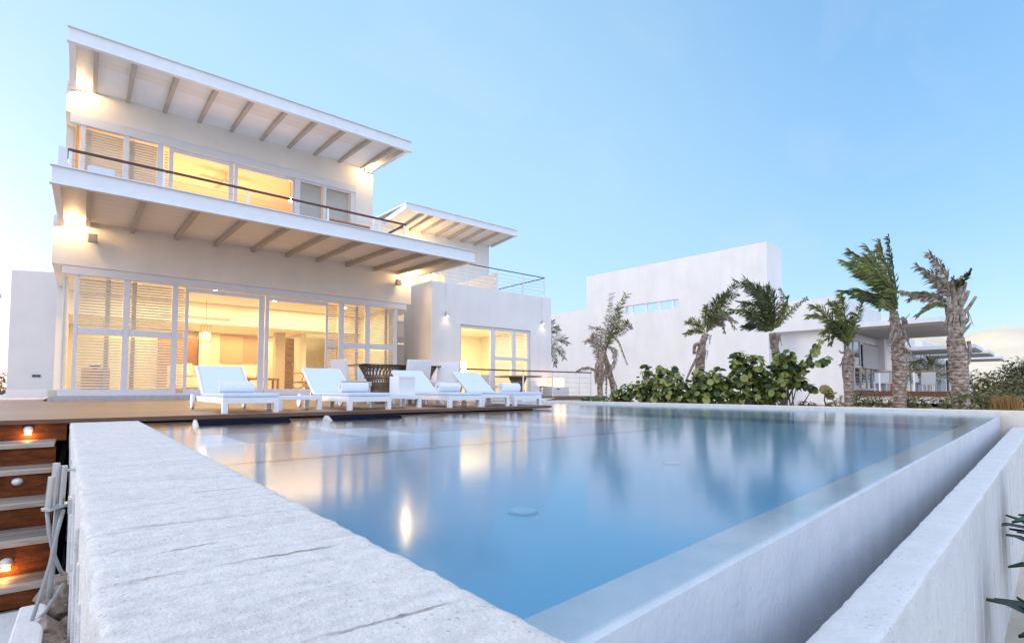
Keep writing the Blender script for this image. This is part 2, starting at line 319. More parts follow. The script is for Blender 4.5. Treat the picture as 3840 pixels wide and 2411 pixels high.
def cracks(m, lines):
    """cast joints and cracks across a slab: (y at x=0, slope, width, x from, x to, depth)"""
    nt = m.node_tree; L = nt.links.new; b = nt.nodes['Principled BSDF']; tc = nn(nt, 'ShaderNodeTexCoord'); sp = nn(nt, 'ShaderNodeSeparateXYZ'); L(tc.outputs['Object'], sp.inputs[0])
    n = nn(nt, 'ShaderNodeTexNoise'); n.inputs['Scale'].default_value = 9; n.inputs['Detail'].default_value = 6; L(tc.outputs['Object'], n.inputs[0])
    n2 = nn(nt, 'ShaderNodeTexNoise'); n2.inputs['Scale'].default_value = 40; n2.inputs['Detail'].default_value = 3; L(tc.outputs['Object'], n2.inputs[0])
    wob = math_(nt, 'ADD', math_(nt, 'MULTIPLY', n.outputs['Fac'], .030), math_(nt, 'MULTIPLY', n2.outputs['Fac'], .006)); y = math_(nt, 'SUBTRACT', sp.outputs[1], math_(nt, 'SUBTRACT', wob, .018)); tot = None
    for y0, sl, w_, xa, xb, k in lines:
        d = math_(nt, 'ABSOLUTE', math_(nt, 'SUBTRACT', math_(nt, 'SUBTRACT', y, y0), math_(nt, 'MULTIPLY', sp.outputs[0], sl)))
        v = math_(nt, 'MAXIMUM', math_(nt, 'SUBTRACT', 1., math_(nt, 'DIVIDE', d, w_)), 0.)
        fade = math_(nt, 'MINIMUM', math_(nt, 'MULTIPLY', math_(nt, 'SUBTRACT', sp.outputs[0], xa), 14.), math_(nt, 'MULTIPLY', math_(nt, 'SUBTRACT', xb, sp.outputs[0]), 14.))
        fade = math_(nt, 'MINIMUM', math_(nt, 'MAXIMUM', fade, 0.), 1.)
        v = math_(nt, 'MULTIPLY', v, math_(nt, 'MULTIPLY', fade, math_(nt, 'SUBTRACT', 1.7, math_(nt, 'MULTIPLY', n.outputs['Fac'], 1.6))))
        v = math_(nt, 'MULTIPLY', v, k); tot = v if tot is None else math_(nt, 'MAXIMUM', tot, v)
    tot = math_(nt, 'MINIMUM', math_(nt, 'MULTIPLY', tot, math_(nt, 'ADD', n2.outputs['Fac'], .35)), 1.)
    mx = nn(nt, 'ShaderNodeMix', data_type='RGBA'); L(math_(nt, 'MULTIPLY', tot, .62), mx.inputs[0]); L(b.inputs['Base Color'].links[0].from_socket, mx.inputs[6]); mx.inputs[7].default_value = (.33,.33,.35,1); L(mx.outputs[2], b.inputs['Base Color'])
    bp = nn(nt, 'ShaderNodeBump'); bp.invert = True; bp.inputs['Strength'].default_value = 1; bp.inputs['Distance'].default_value = .014; L(tot, bp.inputs['Height']); L(b.inputs['Normal'].links[0].from_socket, bp.inputs['Normal']); L(bp.outputs[0], b.inputs['Normal'])
cracks(ROUGH, ((1.13,-.012,.010,.03,.175,1.2),(1.142,-.045,.008,.20,.45,1.1),(1.995,-.06,.010,.26,.49,1.0),(1.99,-.05,.012,.06,.24,.5),(1.585,-.137,.010,.04,.50,.6),(.735,-.06,.006,.22,.50,.7),(2.40,-.30,.012,.1,.5,.6),(2.90,-.30,.014,.0,.5,.55),(1.27,.16,.006,.09,.27,.7),(3.6,-.1,.016,.0,.5,.6),(4.5,-.1,.02,.0,.55,.6),(5.6,-.05,.02,.0,.55,.5)))
SMOOTHC = mat('white_cast_concrete', (.73,.73,.735), .75, .10, 9, .6, 60, bdist=.006, c2=(.655,.655,.66))
concrete_strokes(SMOOTHC, 'x', 10, .14, .004, .10)
WEIRM = mat('wet_pool_plaster', (.70,.73,.78), .35, .10, 3, .25, 25, bdist=.01, c2=(.58,.62,.68), stretch=(2.5,2.5,1.6))

def rough_wall(name, m, inner, outer, a0, a1, ztop, zbot, along, seams, step=.03, ncol=26, amp=.006, edge=.012, dropseams=True):
    """a cast wall running along an axis; inner(a)/outer(a) give the two side coordinates"""
    b = MB(); n = int((a1 - a0) / step) + 1
    prof = [(0, zbot), (0, ztop - .35), (0, ztop - .12), (0, ztop - .06), (0, ztop - .03), (0, ztop - .008)]
    prof += [(t, None) for t in [.006, .025] + [.06 + .88 * k / (ncol - 1) for k in range(ncol)] + [.975, .994]]
    prof += [(1, ztop - .008), (1, ztop - .03), (1, ztop - .06), (1, ztop - .12), (1, ztop - .35), (1, zbot)]
    vs = []
    for i in range(n + 1):
        a = a0 + (a1 - a0) * i / n; o_, i_ = outer(a), inner(a)
        for t, z in prof:
            c = o_ + (i_ - o_) * t; zz = z
            if z is None:
                e = min(t, 1 - t) * abs(i_ - o_)
                zz = ztop - .006 * math.exp(-e / .005)
                zz += amp * (.22 * nz(c, a, 0, 9) + .42 * nz(c, a, 4, 38) + .22 * nz(c, a * 3, 9, 6))
                for sa, sl, dep, w_, t0, t1 in seams:
                    aa = sa + sl * (c - min(o_, i_)) + .008 * nz(c, a, 7, 8)
                    if t0 < t < t1 and abs(a - aa) < w_ * 3: zz -= dep * (1.0 + .5 * nz(c, a, 2, 14)) * math.exp(-((a - aa) / (w_ * .42)) ** 2)
            k = 1 if z is None else .6
            side = -1 if t < .5 else 1
            if min(t, 1 - t) < .03:
                c += side * (1 if i_ > o_ else -1) * (edge * (nz(a, 3 * side, zz * .4, 6) + .9 * nz(a, side, zz, 22)) - (edge * .9 * max(0, nz(a, 9, side, 13) - .1) * 2 if zz is not None and zz > ztop - .05 else 0))
            vs.append((c, a, zz) if along == 'y' else (a, c, zz))
    q = len(prof)
    fs = [(i*q+j, i*q+j+1, (i+1)*q+j+1, (i+1)*q+j) for i in range(n) for j in range(q - 1)]
    fs += [tuple(range(q)), tuple(range(n*q, (n+1)*q))[::-1]]
    b.add(vs, fs)
    return b.build(name, m, smooth=True)
seams = [(.95,-.10,.010,.010,0,1),(1.28,-.12,.016,.009,0,.42),(1.30,-.14,.016,.009,.40,.95),(1.62,-.08,.007,.012,.1,.9),(1.95,-.09,.012,.011,.05,.95),(2.55,-.07,.014,.010,.1,1),
         (2.9,-.05,.006,.015,0,.8),(3.5,-.05,.010,.014,0,1),(4.3,-.04,.012,.016,0,1),(5.1,-.03,.008,.02,0,1),(5.8,-.02,.012,.02,0,1)]
c = rough_wall('coping_wall', ROUGH, lambda a: .517 - .0045*a, lambda a: .045 - .0175*a, -.7, 6.86, -.035, -1.3, 'y', [], step=.016, edge=.0075)
tag(c, 'broad rough white concrete coping wall in the foreground beside the teak steps', 'wall')
b = MB()   # board joints standing proud of the coping's outer face
for a, z0, z1 in ((1.5,-.9,-.17),(1.72,-.62,-.14),(2.1,-.9,-.13),(2.75,-.8,-.12),(3.3,-.9,-.30),(4.1,-.8,-.12),(5.0,-.8,-.12)):
    x = .045 - .0175 * a
    b.box(x - .010, x + .02, a, a + .035, z0, z1)
b.build('formwork_ridge', ROUGH, c, bevel=.004)

# weir wall
wo = lambda x: .53 + (1.267-.53)/(9.862-.552)*(x-.552)
wi = lambda x: .655 + (1.446-.655)/(9.862-.554)*(x-.554)
b = MB(); n = 60; vs = []
for i in range(n + 1):
    x = .5 + 9.42 * i / n; o_, i_ = wo(x), wi(x)
    e = .0015 * nz(x, 0, 0, 3)
    vs += [(x, o_ + .02, -1.15), (x, o_ + e, -.075 + e), (x, o_ + .012, -.0655), (x, o_ + .03, -.064), (x, i_ - .01, -.068), (x, i_, -.075), (x, i_, -.95)]
b.add(vs, [(i*7+j, i*7+j+1, (i+1)*7+j+1, (i+1)*7+j) for i in range(n) for j in range(6)] + [tuple(range(7)), tuple(range(n*7, n*7+7))[::-1]])
tag(b.build('weir_wall', WEIRM, smooth=False), 'smooth grey infinity edge wall that the pool water spills over', 'wall')
# parapet beyond the overflow channel
po = lambda x: .40 + .0701*(x - 1.768)
pi_ = lambda x: .495 + .0791*(x - 1.558)
pseams = [(1.0+.9*k, .1, .004, .012, 0, 1) for k in range(10)]
c = rough_wall('parapet_wall', SMOOTHC, pi_, po, .25, 9.95, -.22, -1.6, 'x', pseams, step=.035, ncol=10, amp=.0022, edge=.0028)
tag(c, 'long white board marked concrete parapet on the right outside the overflow channel', 'wall')
b = MB(); random.seed(3); x = .6
while x < 9.7:
    z1 = -.245; y = po(x)
    b.box(x, x + .014, y - .003, y + .02, -1.5 + random.random()*.7, z1 - random.random()*.06); x += .16 + random.random()*.12 + x * .02
b.build('formwork_ridge', SMOOTHC, c, bevel=.003)
# overflow channel water
b = MB(); b.add([(.3, po(.3)+.1, -.8), (9.9, po(9.9)+.15, -.8), (9.9, wo(9.9)+.03, -.8), (.3, wo(.3)+.03, -.8)], [(0,1,2,3)])
struct(b.build('channel_water', mat('dark_channel_water', (.04,.075,.11), .9, .2, 4, spec=.05), fixn=False))

# far coping
fx = lambda y: 9.96 - .0439*(y - 1.278)
c = rough_wall('coping_wall', mat('cream_white_coping', (.82,.74,.63), .8, .10, 14, .4, 60, bdist=.004), lambda a: fx(a), lambda a: fx(a) + .34, -3.0, 10.75, .0, -1.3, 'y',
               [(-2+1.3*k, .02, .006, .012, 0, 1) for k in range(12)], step=.06, ncol=8, amp=.002, edge=.003)
tag(c, 'low cream white coping wall along the far edge of the pool under the palms', 'wall')
# pool shell: floor, sides with a pale tile band, shelf and step
POOLB = mat('blue_grey_pool_plaster', (.21,.53,.74), .6, .12, 1.0, c2=(.18,.48,.70))
b = MB(); zf = -.312
b.add([(.5,wo(.5)+.05,zf),(9.92,wo(9.92)+.05,zf),(9.5,10.8,zf),(6.8,10.8,zf),(6.8,7.4,zf),(.45,7.4,zf)], [(0,1,2,3,4,5)])
b.add([(.5,4.74,-.30),(6.8,4.74,-.30),(6.8,4.74,zf),(.5,4.74,zf)], [(0,1,2,3)])
b.add([(fx(1.32)-.003,1.33,-.24),(fx(10.6)-.003,10.6,-.24),(fx(10.6)-.003,10.6,zf),(fx(1.32)-.003,1.33,zf)], [(0,1,2,3)])
b.add([(.497,.6,-.1),(.47,7.3,-.1),(.47,7.3,zf),(.497,.6,zf)], [(0,1,2,3)])
struct(b.build('pool_basin', POOLB))
PALE = mat('pale_shelf_plaster', (.80,.83,.86), .6, .08, 3)
PADG = mat('grey_shelf_plaster', (.17,.20,.25), .6, .12, 3)
b = MB()
b.box(.46, 6.85, 4.74, 7.4, -.30, -.165)
b.box(.46, 6.85, 4.70, 4.742, -.30, -.15)
for x0, x1 in ((.46, 1.08), (2.08, 2.62), (4.15, 4.75), (6.3, 6.85)): b.box(x0, x1, 4.742, 7.35, -.165, -.15)
b.add([(fx(1.32)-.006,1.33,-.05),(fx(10.6)-.006,10.6,-.05),(fx(10.6)-.006,10.6,-.24),(fx(1.32)-.006,1.33,-.24)], [(0,1,2,3)])
struct(b.build('pool_shelf', PALE))
b = MB()
for x0, x1 in ((1.08,2.08),(2.62,4.15),(4.75,6.3)): b.box(x0 + .004, x1 - .004, 4.745, 7.35, -.166, -.159)
struct(b.build('shelf_pads', PADG))
# pool lights
LIGHTLENS = mat('pale_blue_lens', (.30,.62,.80), .4, .02, 10)
for i, (x, y, lb) in enumerate(((1.71,1.98,'round white pool light disc on the pool floor nearer the weir'), (3.75,2.48,'round white pool light disc on the pool floor farther out, toward the palms'))):
    t = thing('pool_light', lb, 'pool light', (x, y, zf))
    MB().tube([(x,y,zf+.002),(x,y,zf+.008)], .075, 24).build('rim', POOLB, t)
    MB().tube([(x,y,zf+.009),(x,y,zf+.014)], .066, 24).build('lens', LIGHTLENS, t, smooth=False)
# water
b = MB(); zw = -.06
poly = [(.49,wo(.49)-.002)] + [(x, wo(x) - .003) for x in (2,4,6,8)] + [(9.9, wo(9.9)-.003), (fx(10.6)+.01, 10.6), (6.8,10.6), (6.8,7.35), (.44,7.35)]
b.add([(x,y,zw) for x,y in poly], [tuple(range(len(poly)))])
m = bpy.data.materials.new('pool_water'); m.use_nodes = True; nt = m.node_tree; L = nt.links.new
nt.nodes.remove(nt.nodes['Principled BSDF']); out = nt.nodes['Material Output']
tr = nn(nt, 'ShaderNodeBsdfTransparent'); tr.inputs[0].default_value = (.84,.94,.99,1)
gl = nn(nt, 'ShaderNodeBsdfGlossy'); gl.inputs['Roughness'].default_value = .125; gl.inputs['Color'].default_value = (.96,.98,1,1)
fr = nn(nt, 'ShaderNodeFresnel'); fr.inputs['IOR'].default_value = 1.33
tc = nn(nt, 'ShaderNodeTexCoord'); n1 = nn(nt, 'ShaderNodeTexNoise'); n1.inputs['Scale'].default_value = .9; n1.inputs['Detail'].default_value = 2; L(tc.outputs['Object'], n1.inputs[0])
bp = nn(nt, 'ShaderNodeBump'); bp.inputs['Strength'].default_value = .03; bp.inputs['Distance'].default_value = .02; L(n1.outputs['Fac'], bp.inputs['Height'])
L(bp.outputs[0], gl.inputs['Normal']); mx = nn(nt, 'ShaderNodeMixShader'); L(fr.outputs[0], mx.inputs[0]); L(tr.outputs[0], mx.inputs[1]); L(gl.outputs[0], mx.inputs[2]); L(mx.outputs[0], out.inputs['Surface'])
struct(b.build('pool_water', m, fixn=False))
# headrest wedges in the water
for x0, x1, lb in ((.90,1.80,'dark navy pool headrest wedge at the deck edge, nearest the white coping wall'), (2.24,3.16,'dark navy pool headrest wedge at the deck edge, in front of the second lounger')):
    t = thing('pool_headrest', lb, 'headrest', ((x0+x1)/2, 6.3, -.15), group='pool headrests at the deck edge')
    pr = [(6.36,-.15),(5.84,-.15),(5.90,-.09),(6.10,-.014),(6.14,-.010),(6.19,-.018),(6.30,-.09)]
    MB().prism(pr, 'x', x0 + .012, x1).build('cushion', NAVY, t, bevel=.01)
    MB().prism([(y, z + .004 if z > -.14 else z) for y, z in pr], 'x', x0 - .008, x0 + .011).build('end_cap', WHITECONC, t, bevel=.004)

# deck
b = MB()
b.box(-6.5, 6.62, 6.93, 24.5, -.045, 0)
b.box(6.62, 9.2, 10.7, 24.5, -.045, 0)
struct(b.build('deck', DECK))
b = MB()
b.box(-6.5, 6.64, 6.89, 6.93, -.035, .004)
b.box(6.62, 6.66, 6.93, 10.7, -.035, .004)
struct(b.build('deck_edge', mat('deck_edge_board', (.15,.07,.04), .5, .25, 6, .2, 40, stretch=(1,8,8))))
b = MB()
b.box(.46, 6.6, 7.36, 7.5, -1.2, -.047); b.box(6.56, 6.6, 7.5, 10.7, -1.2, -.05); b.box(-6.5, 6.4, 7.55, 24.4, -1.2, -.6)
struct(b.build('deck_foundation', BLACK))  # coloured near-black for the shade beneath the deck overhang
b = MB(); b.add([(6.68,10.6,-.02),(fx(10.6)+.3,10.65,-.02),(13.6,13.84,-.02),(9.2,13.84,-.02),(9.2,10.72,-.02),(6.68,10.72,-.02)], [(0,1,2,3,4,5)])
b.box(6.68, fx(10.6)+.3, 10.55, 10.64, -1.2, -.015)
struct(b.build('terrace_paving', mat('pale_terrace_stone', (.66,.65,.64), .7, .08, 4, .2, 40)))
b = MB(); b.box(9.2, 16.4, 13.86, 17.2, -.06, .03); b.box(9.2, 16.4, 13.82, 13.858, -.10, .034)
struct(b.build('wing_deck', mat('dark_edge_deck', (.22,.13,.085), .5, .3, 6, .2, 40, stretch=(1,8,8))))
b = MB(); b.box(-14, -.72, 17.6, 24.6, .002, .05); b.box(-14, -6.5, 7, 17.6, .002, .03)
struct(b.build('side_paving', mat('pale_side_stone', (.66,.60,.56), .75, .1, 4, .2, 40)))

# teak steps down beside the coping wall
t = thing('steps', 'flight of stained teak steps with round riser lights beside the coping wall', 'steps', (-1.6, 5.4, -.95))
TY = [6.90, 6.40, 6.00, 5.64, 5.18, 4.91]; TZ = [0, -.19, -.377, -.595, -.787, -1.03, -1.16]; X0 = -3.4
for k in range(6):
    y = TY[k]; x1 = -.10 if k == 0 else -.175 + .012 * k
    zt, zb = TZ[k] - (.04 if k == 0 else .034), TZ[k + 1]
    MB().box(X0, x1, y + .02, y + .045, zb - .02, zt).build('riser', RISER, t)
    if k < 5:
        x1 = -.175 + .012 * k
        o = MB(); o.box(X0, x1, TY[k+1] + .07, y + .018, zb - .03, zb); o.build('tread', TREAD, t, bevel=.003)
        MB().box(X0, x1, TY[k+1] - .015, TY[k+1] + .064, zb - .036, zb + .002).build('nosing', NOSE, t, bevel=.004)
b = MB(); b.box(X0, -.18, 4.95, 6.88, -1.19, -1.05); b.box(-.12, -.085, 4.6, 6.85, -1.19, -.25); b.box(X0, .0, 6.94, 7.0, -1.2, -.05); b.build('stair_gap_shade', BLACK, t)  # near-black panels painted as the shade in the gap beside the steps
for i, (x, y, z, on) in enumerate(((-.385,6.90,-.09,1), (-.388,6.0,-.47,0), (-.375,5.18,-.93,1), (-1.6,6.90,-.09,1), (-1.5,5.18,-.93,1))):
    b = MB(); n = 14; vs = [(x, y - .03, z)]
    rr = .038
    for j in range(1, 5):
        a = j / 4 * math.pi / 2
        for k in range(n):
            q = 2 * math.pi * k / n; vs.append((x + rr*math.sin(a)*math.cos(q), y + .02 - .05*math.cos(a), z + rr*.85*math.sin(a)*math.sin(q)))
    fs = [(0, 1+k, 1+(k+1)%n) for k in range(n)] + [(1+(j-1)*n+k, 1+j*n+k, 1+j*n+(k+1)%n, 1+(j-1)*n+(k+1)%n) for j in range(1, 4) for k in range(n)]
    b.add(vs, fs)
    sl = b.build('step_light', mat('step_light_dome', (.8,.78,.76), .4, .02, 5) if i == 0 else bpy.data.materials['step_light_dome'], t, smooth=True)
    if on:
        MB().box(x-.024, x+.024, y-.022, y+.012, z-.047, z-.038).build('lens', STEPGLOW, sl)
        lamp('step_lamp', 'POINT', (x, y - .045, z - .066), .38, (1,.45,.11), .012)

# rod bracket with hoses on the coping wall's side
t = thing('hose_bracket', 'steel rod bracket with crossing grey hoses fixed to the side of the coping wall', 'hose', (-.05, 3.0, -.72))
P = lambda px, pz, y=3.0: (-.107 + (px-165)*.00086, y, -.205 - (pz-1905)*.00115)
b = MB(); b.bar(P(170,1908,2.97), P(262,1900,3.03), .05, .014); b.box(-.03,.0,2.96,3.06,-.235,-.17); b.build('bracket', STEEL, t, bevel=.003)
MB().tube([P(205,1742), P(197,1905)], .0135, 14).build('rod', STEEL, t, smooth=False)
MB().tube([P(190,1790,2.985), P(180,1903,2.985)], .013, 14).build('rod', STEEL, t)
MB().tube([P(233,1755,3.02), P(226,1905,3.02)], .014, 14).build('rod', STEEL, t)
b = MB(); b.tube([P(238,1773,3.02), (-.008,3.03,-.055)], .006, 8); b.build('wall_pin', STEEL, t)
MB().tube([P(216,1915), P(208,2060), P(203,2180), P(199,2238)], .0105, 12).build('pipe', HOSE, t, smooth=True)
MB().tube([P(178,1915,2.98), P(188,1990,2.97), P(208,2065,2.96), P(232,2130,2.99), P(245,2170,3.05)], .0072, 10).build('hose', HOSE, t, smooth=True)
MB().tube([P(240,1915,2.98), P(220,1990,2.95), P(198,2100,2.92), P(165,2210,2.9), P(140,2290,2.9), P(126,2335,2.9)], .0072, 10).build('hose', HOSE, t, smooth=True)
MB().tube([P(126,2330,2.88), P(150,2295,2.9), P(190,2265,2.93), P(225,2225,2.98), P(250,2205,3.04)], .007, 10).build('hose', HOSE, t, smooth=True)
b = MB(); b.hexa([(-.185,2.55,-1.2),(-.085,2.55,-1.2),(-.085,3.1,-1.2),(-.175,3.1,-1.2),(-.185,2.55,-.64),(-.085,2.55,-.64),(-.085,3.1,-.63),(-.175,3.1,-.63)])
tag(b.build('hose_plinth', SMOOTHC, bevel=.008), 'small white concrete block under the hoses at the foot of the coping wall', 'block')
random.seed(5); b = MB()
for k in range(26):
    x = -.08 + random.random()*.075; y = 2.5 + random.random()*.9; r_ = .02 + random.random()*.03; z = -.80 + random.random()*.08 + (y-2.5)*.12
    b.obox((x, y, z), (r_*2, r_*2.2, r_*1.4), Matrix.Rotation(random.random()*3, 3, Vector((random.random(), random.random(), 1)).normalized()))
b.box(-.085, .0, 2.4, 3.6, -1.2, -.80)
struct(b.build('rubble', mat('brown_rubble_stone', (.32,.25,.20), .9, .35, 30, .6, 80), bevel=.006), 'stuff')
b = MB(); b.box(-3.4, -.19, 2.2, 4.75, -1.21, -1.15)
struct(b.build('lower_path', SMOOTHC))

# ------------------------------------------------------------------ main villa
FY = 17.0
villa = thing('villa', 'two storey white villa with lit glass walls and deep sloping canopies beside the pool', 'villa', (4.3, FY, 0))
b = MB()
XL, XR = -.66, 9.24
b.box(XL, XR, FY, FY+.25, 3.41, 4.62)                       # band over the ground floor glass
b.box(XL, XL+.2, FY+.25, 23.3, 3.45, 4.62); b.box(XL, XL+.2, 21.0, 24, -.04, 3.45); b.box(XL, XL+.2, 23.3, 24, 3.45, 7.2)
b.box(XR-.2, XR, FY+.25, 24, 3.41, 4.62); b.box(XR-.2, XR, 18.6, 24, -.04, 3.41)
b.box(XL+.2, XR-.2, 24, 24.2, -.04, 7.6)
U0, U1 = -.52, 7.71
b.box(U0, U1, FY+.02, FY+.25, 7.30, 8.12)                   # upper band
b.box(7.08, U1, FY+.02, FY+.25, 4.62, 7.30)
b.box(U0, 7.08, FY+.02, FY+.25, 4.62, 5.50)
b.box(U0, U0+.2, FY+.25, 23, 7.30, 8.12); b.box(U0, U0+.2, 18.0, 23, 4.62, 7.30); b.box(U1-.2, U1, FY+.25, 23, 4.62, 8.12)
b.box(U0+.2, U1-.2, 22.8, 23, 4.62, 8.12)
b.build('wall', STUCCO, villa)
b = MB(); b.box(-.62, 9.1, 16.78, 17.35, -.04, .135); b.build('plinth', STONE, villa, bevel=.012)
# floors and ceilings
b = MB(); b.box(XL+.02, XR-.02, 17.2, 24, .14, .285); b.build('floor', TILE, villa)
b = MB(); b.box(XL+.2, XR-.2, 17.26, 24, 3.30, 3.40); b.box(XL+.2, 8.9, 20.6, 24, 2.58, 3.298); b.build('ceiling', CEIL, villa)
b = MB(); b.box(XL+.2, XR-.2, 23.86, 23.98, .285, 2.58); b.box(8.86, 9.02, 18.0, 23.86, .285, 3.298); b.box(6.9,7.06,21.8,23.86,.285,2.58); b.build('interior_wall', CREAM, villa)
b = MB(); b.box(U0+.2, U1-.2, FY+.25, 22.8, 4.62, 4.72); b.build('upper_floor', TILE, villa)
b = MB(); b.box(U0+.2, U1-.2, FY+.25, 22.8, 7.60, 7.7); b.box(U0+.2, U1-.2, 22.6, 22.79, 4.72, 7.6); b.box(U0+.2, U0+.26, 18.2, 22.6, 4.72, 7.6); b.box(U1-.26, U1-.2, FY+.3, 22.6, 4.72, 7.6); b.build('upper_interior', CREAM, villa)
# frames
def frame(parent, bars, name='window_frame', m=ALU, bev=.006):
    q = MB()
    for k in bars: q.box(*k)
    return q.build(name, m, parent, bevel=bev)
def pane(parent, x0, x1, z0, z1, y, m=GLASS):
    return MB().box(x0, x1, y, y + .008, z0, z1).build('pane', m, parent)
def blind(parent, x0, x1, z0, z1, y, pitch=.075, tilt=44, depth=.066, m=BLIND, stile=None):
    q = MB(); z = z0 + pitch*.5; M = Matrix.Rotation(R(tilt), 3, 'X')
    while z < z1 - pitch*.2:
        q.obox(((x0+x1)/2, y, z), (x1-x0, depth, .006), M); z += pitch
    for x in (x0 + .12, x1 - .12): q.box(x-.002, x+.002, y-.002, y+.002, z0, z1)
    o = q.build('blind', m, parent)
    if stile:
        for x in stile: MB().box(x, x+.10, y+.06, y+.10, z0, z1).build('stile', BLINDG, parent)
    return o
yf = FY + .03
head = frame(villa, [(-.46, 9.07, yf-.02, yf+.12, 3.19, 3.405)], 'head_frame')
frame(villa, [(-.46, 2.01, yf, yf+.12, .137, .299), (6.59, 9.07, yf, yf+.12, .137, .299), (2.012, 6.588, yf+.03, yf+.2, .137, .20)], 'bottom_rail')
# left fixed bay
fl = frame(villa, [(-.208,-.12, yf, yf+.1, .30, 3.188), (.783,.93, yf, yf+.1, .30, 3.188), (1.873,2.01, yf, yf+.12, .30, 3.188),
                   (-.118,.781, yf+.01, yf+.09, 1.70,1.87), (.932,1.871, yf+.01, yf+.09, 1.70,1.87)])
for a, c in ((-.118,.781),(.932,1.871)):
    for z0, z1 in ((.302,1.698),(1.872,3.186)):
        pane(fl, a, c, z0, z1, yf+.05)
        blind(fl, a+.0, c-.0, z0, z1, yf+.19, stile=((.42,) if a < 0 else (.98,)))
pane(fl, -.448, -.21, .302, 3.186, yf+.05)
# sliding doors
for (a, s0, s1, c, lb) in ((2.19, 2.275, 4.115, 4.28, 'left'), (4.305, 4.41, 6.165, 6.245, 'right')):
    yy = yf + .09
    d = frame(villa, [(a, s0, yy, yy+.06, .20, 3.175), (s1, c, yy, yy+.06, .20, 3.175), (s0, s1, yy+.002, yy+.058, 3.06, 3.175), (s0, s1, yy+.002, yy+.058, .20, .31)], 'sliding_door')
    pane(d, s0, s1, .31, 3.06, yy+.026)
    MB().box((s1+.04) if lb=='left' else (a+.03), (s1+.06) if lb=='left' else (a+.05), yy-.03, yy-.002, 1.2, 1.5).build('handle', STEEL, d)
for a, c in ((2.012, 2.19), (6.25, 6.585)):     # parked louvre leaves beside the doors
    q = frame(villa, [(a, c, yf+.2, yf+.24, 1.70, 1.87)], 'louvre_leaf')
    blind(q, a, c, .30, 1.70, yf+.22); blind(q, a, c, 1.87, 3.18, yf+.22)
# right fixed bay
fr_ = frame(villa, [(6.587,6.75, yf, yf+.12, .30, 3.188), (7.53,7.675, yf, yf+.1, .30, 3.188), (8.589,8.716, yf, yf+.1, .30, 3.188),
                    (6.752,7.528, yf+.01, yf+.09, 1.70,1.87), (7.677,8.587, yf+.01, yf+.09, 1.70,1.87)])
for a, c in ((6.752,7.528),(7.677,8.587)):
    for z0, z1 in ((.302,1.698),(1.872,3.186)):
        pane(fr_, a, c, z0, z1, yf+.05); blind(fr_, a, c, z0, z1, yf+.19, m=BLIND, tilt=35, stile=((7.25,) if a < 7 else (8.35,)))
pane(fr_, 8.718, 9.062, .302, 3.186, yf+.05)
# glass returning round both corners
sl = frame(villa, [(-.452,-.36, yy, yy+.08, .30, 3.40) for yy in (18.2, 19.6, 20.92)] + [(-.45,-.37, 17.2, 20.9, .137, .29)], 'side_frame')
MB().box(-.41, -.402, 17.12, 20.92, .30, 3.40).build('pane', GLASS, sl)
sr = frame(villa, [(8.98, 9.06, 18.5, 18.598, .30, 3.40), (8.98,9.06,17.2,18.5,.137,.29)], 'side_frame')
MB().box(9.045, 9.053, 17.16, 18.5, .30, 3.40).build('pane', GLASS, sr)
# upper glass
frame(villa, [(-.43, 7.08, yf-.02, yf+.12, 7.06, 7.296), (-.43, 7.08, yf, yf+.12, 5.502, 5.69)], 'head_frame')
fu = frame(villa, [(-.21,-.12, yf, yf+.1, 5.692, 7.058), (.671,.786, yf, yf+.1, 5.692, 7.058), (1.418,1.55, yf, yf+.12, 5.692, 7.058)])
for a, c in ((-.118,.669),(.788,1.416)):
    pane(fu, a, c, 5.692, 7.058, yf+.05); blind(fu, a, c, 5.692, 7.058, yf+.16, pitch=.07, tilt=66, depth=.072, stile=((-.10,) if a < 0 else (.82,)))
pane(fu, -.425, -.212, 5.692, 7.058, yf+.05)
for a, s0, s1, c in ((1.70,1.80,3.204,3.32),(3.345,3.44,5.03,5.075)):
    yy = yf+.09
    d = frame(villa, [(a, s0, yy, yy+.06, 5.69, 7.05), (s1, c, yy, yy+.06, 5.69, 7.05), (s0, s1, yy+.002, yy+.058, 6.97, 7.05)], 'sliding_door')
    pane(d, s0, s1, 5.69, 6.97, yy+.026)
q = frame(villa, [(1.552,1.70, yf+.2, yf+.24, 5.70, 5.80)], 'louvre_leaf'); blind(q, 1.60, 1.69, 5.80, 7.05, yf+.22)
fu2 = frame(villa, [(5.08,5.235, yf, yf+.12, 5.692, 7.058), (5.975,6.081, yf, yf+.1, 5.692, 7.058), (6.91,7.08, yf, yf+.12, 5.692, 7.058), (5.235,5.975,yf+.01,yf+.09,7.0,7.056), (6.081,6.91,yf+.01,yf+.09,7.0,7.056)])
for a, c in ((5.237,5.973),(6.083,6.908)):
    pane(fu2, a, c, 5.692, 6.999, yf+.05)
    MB().box(a, c, yf+.16, yf+.17, 5.70, 7.05).build('roller_blind', BLINDG, fu2)
MB().box(-.36, -.352, 17.1, 18.0, 5.69, 7.30).build('pane', GLASS, fu)

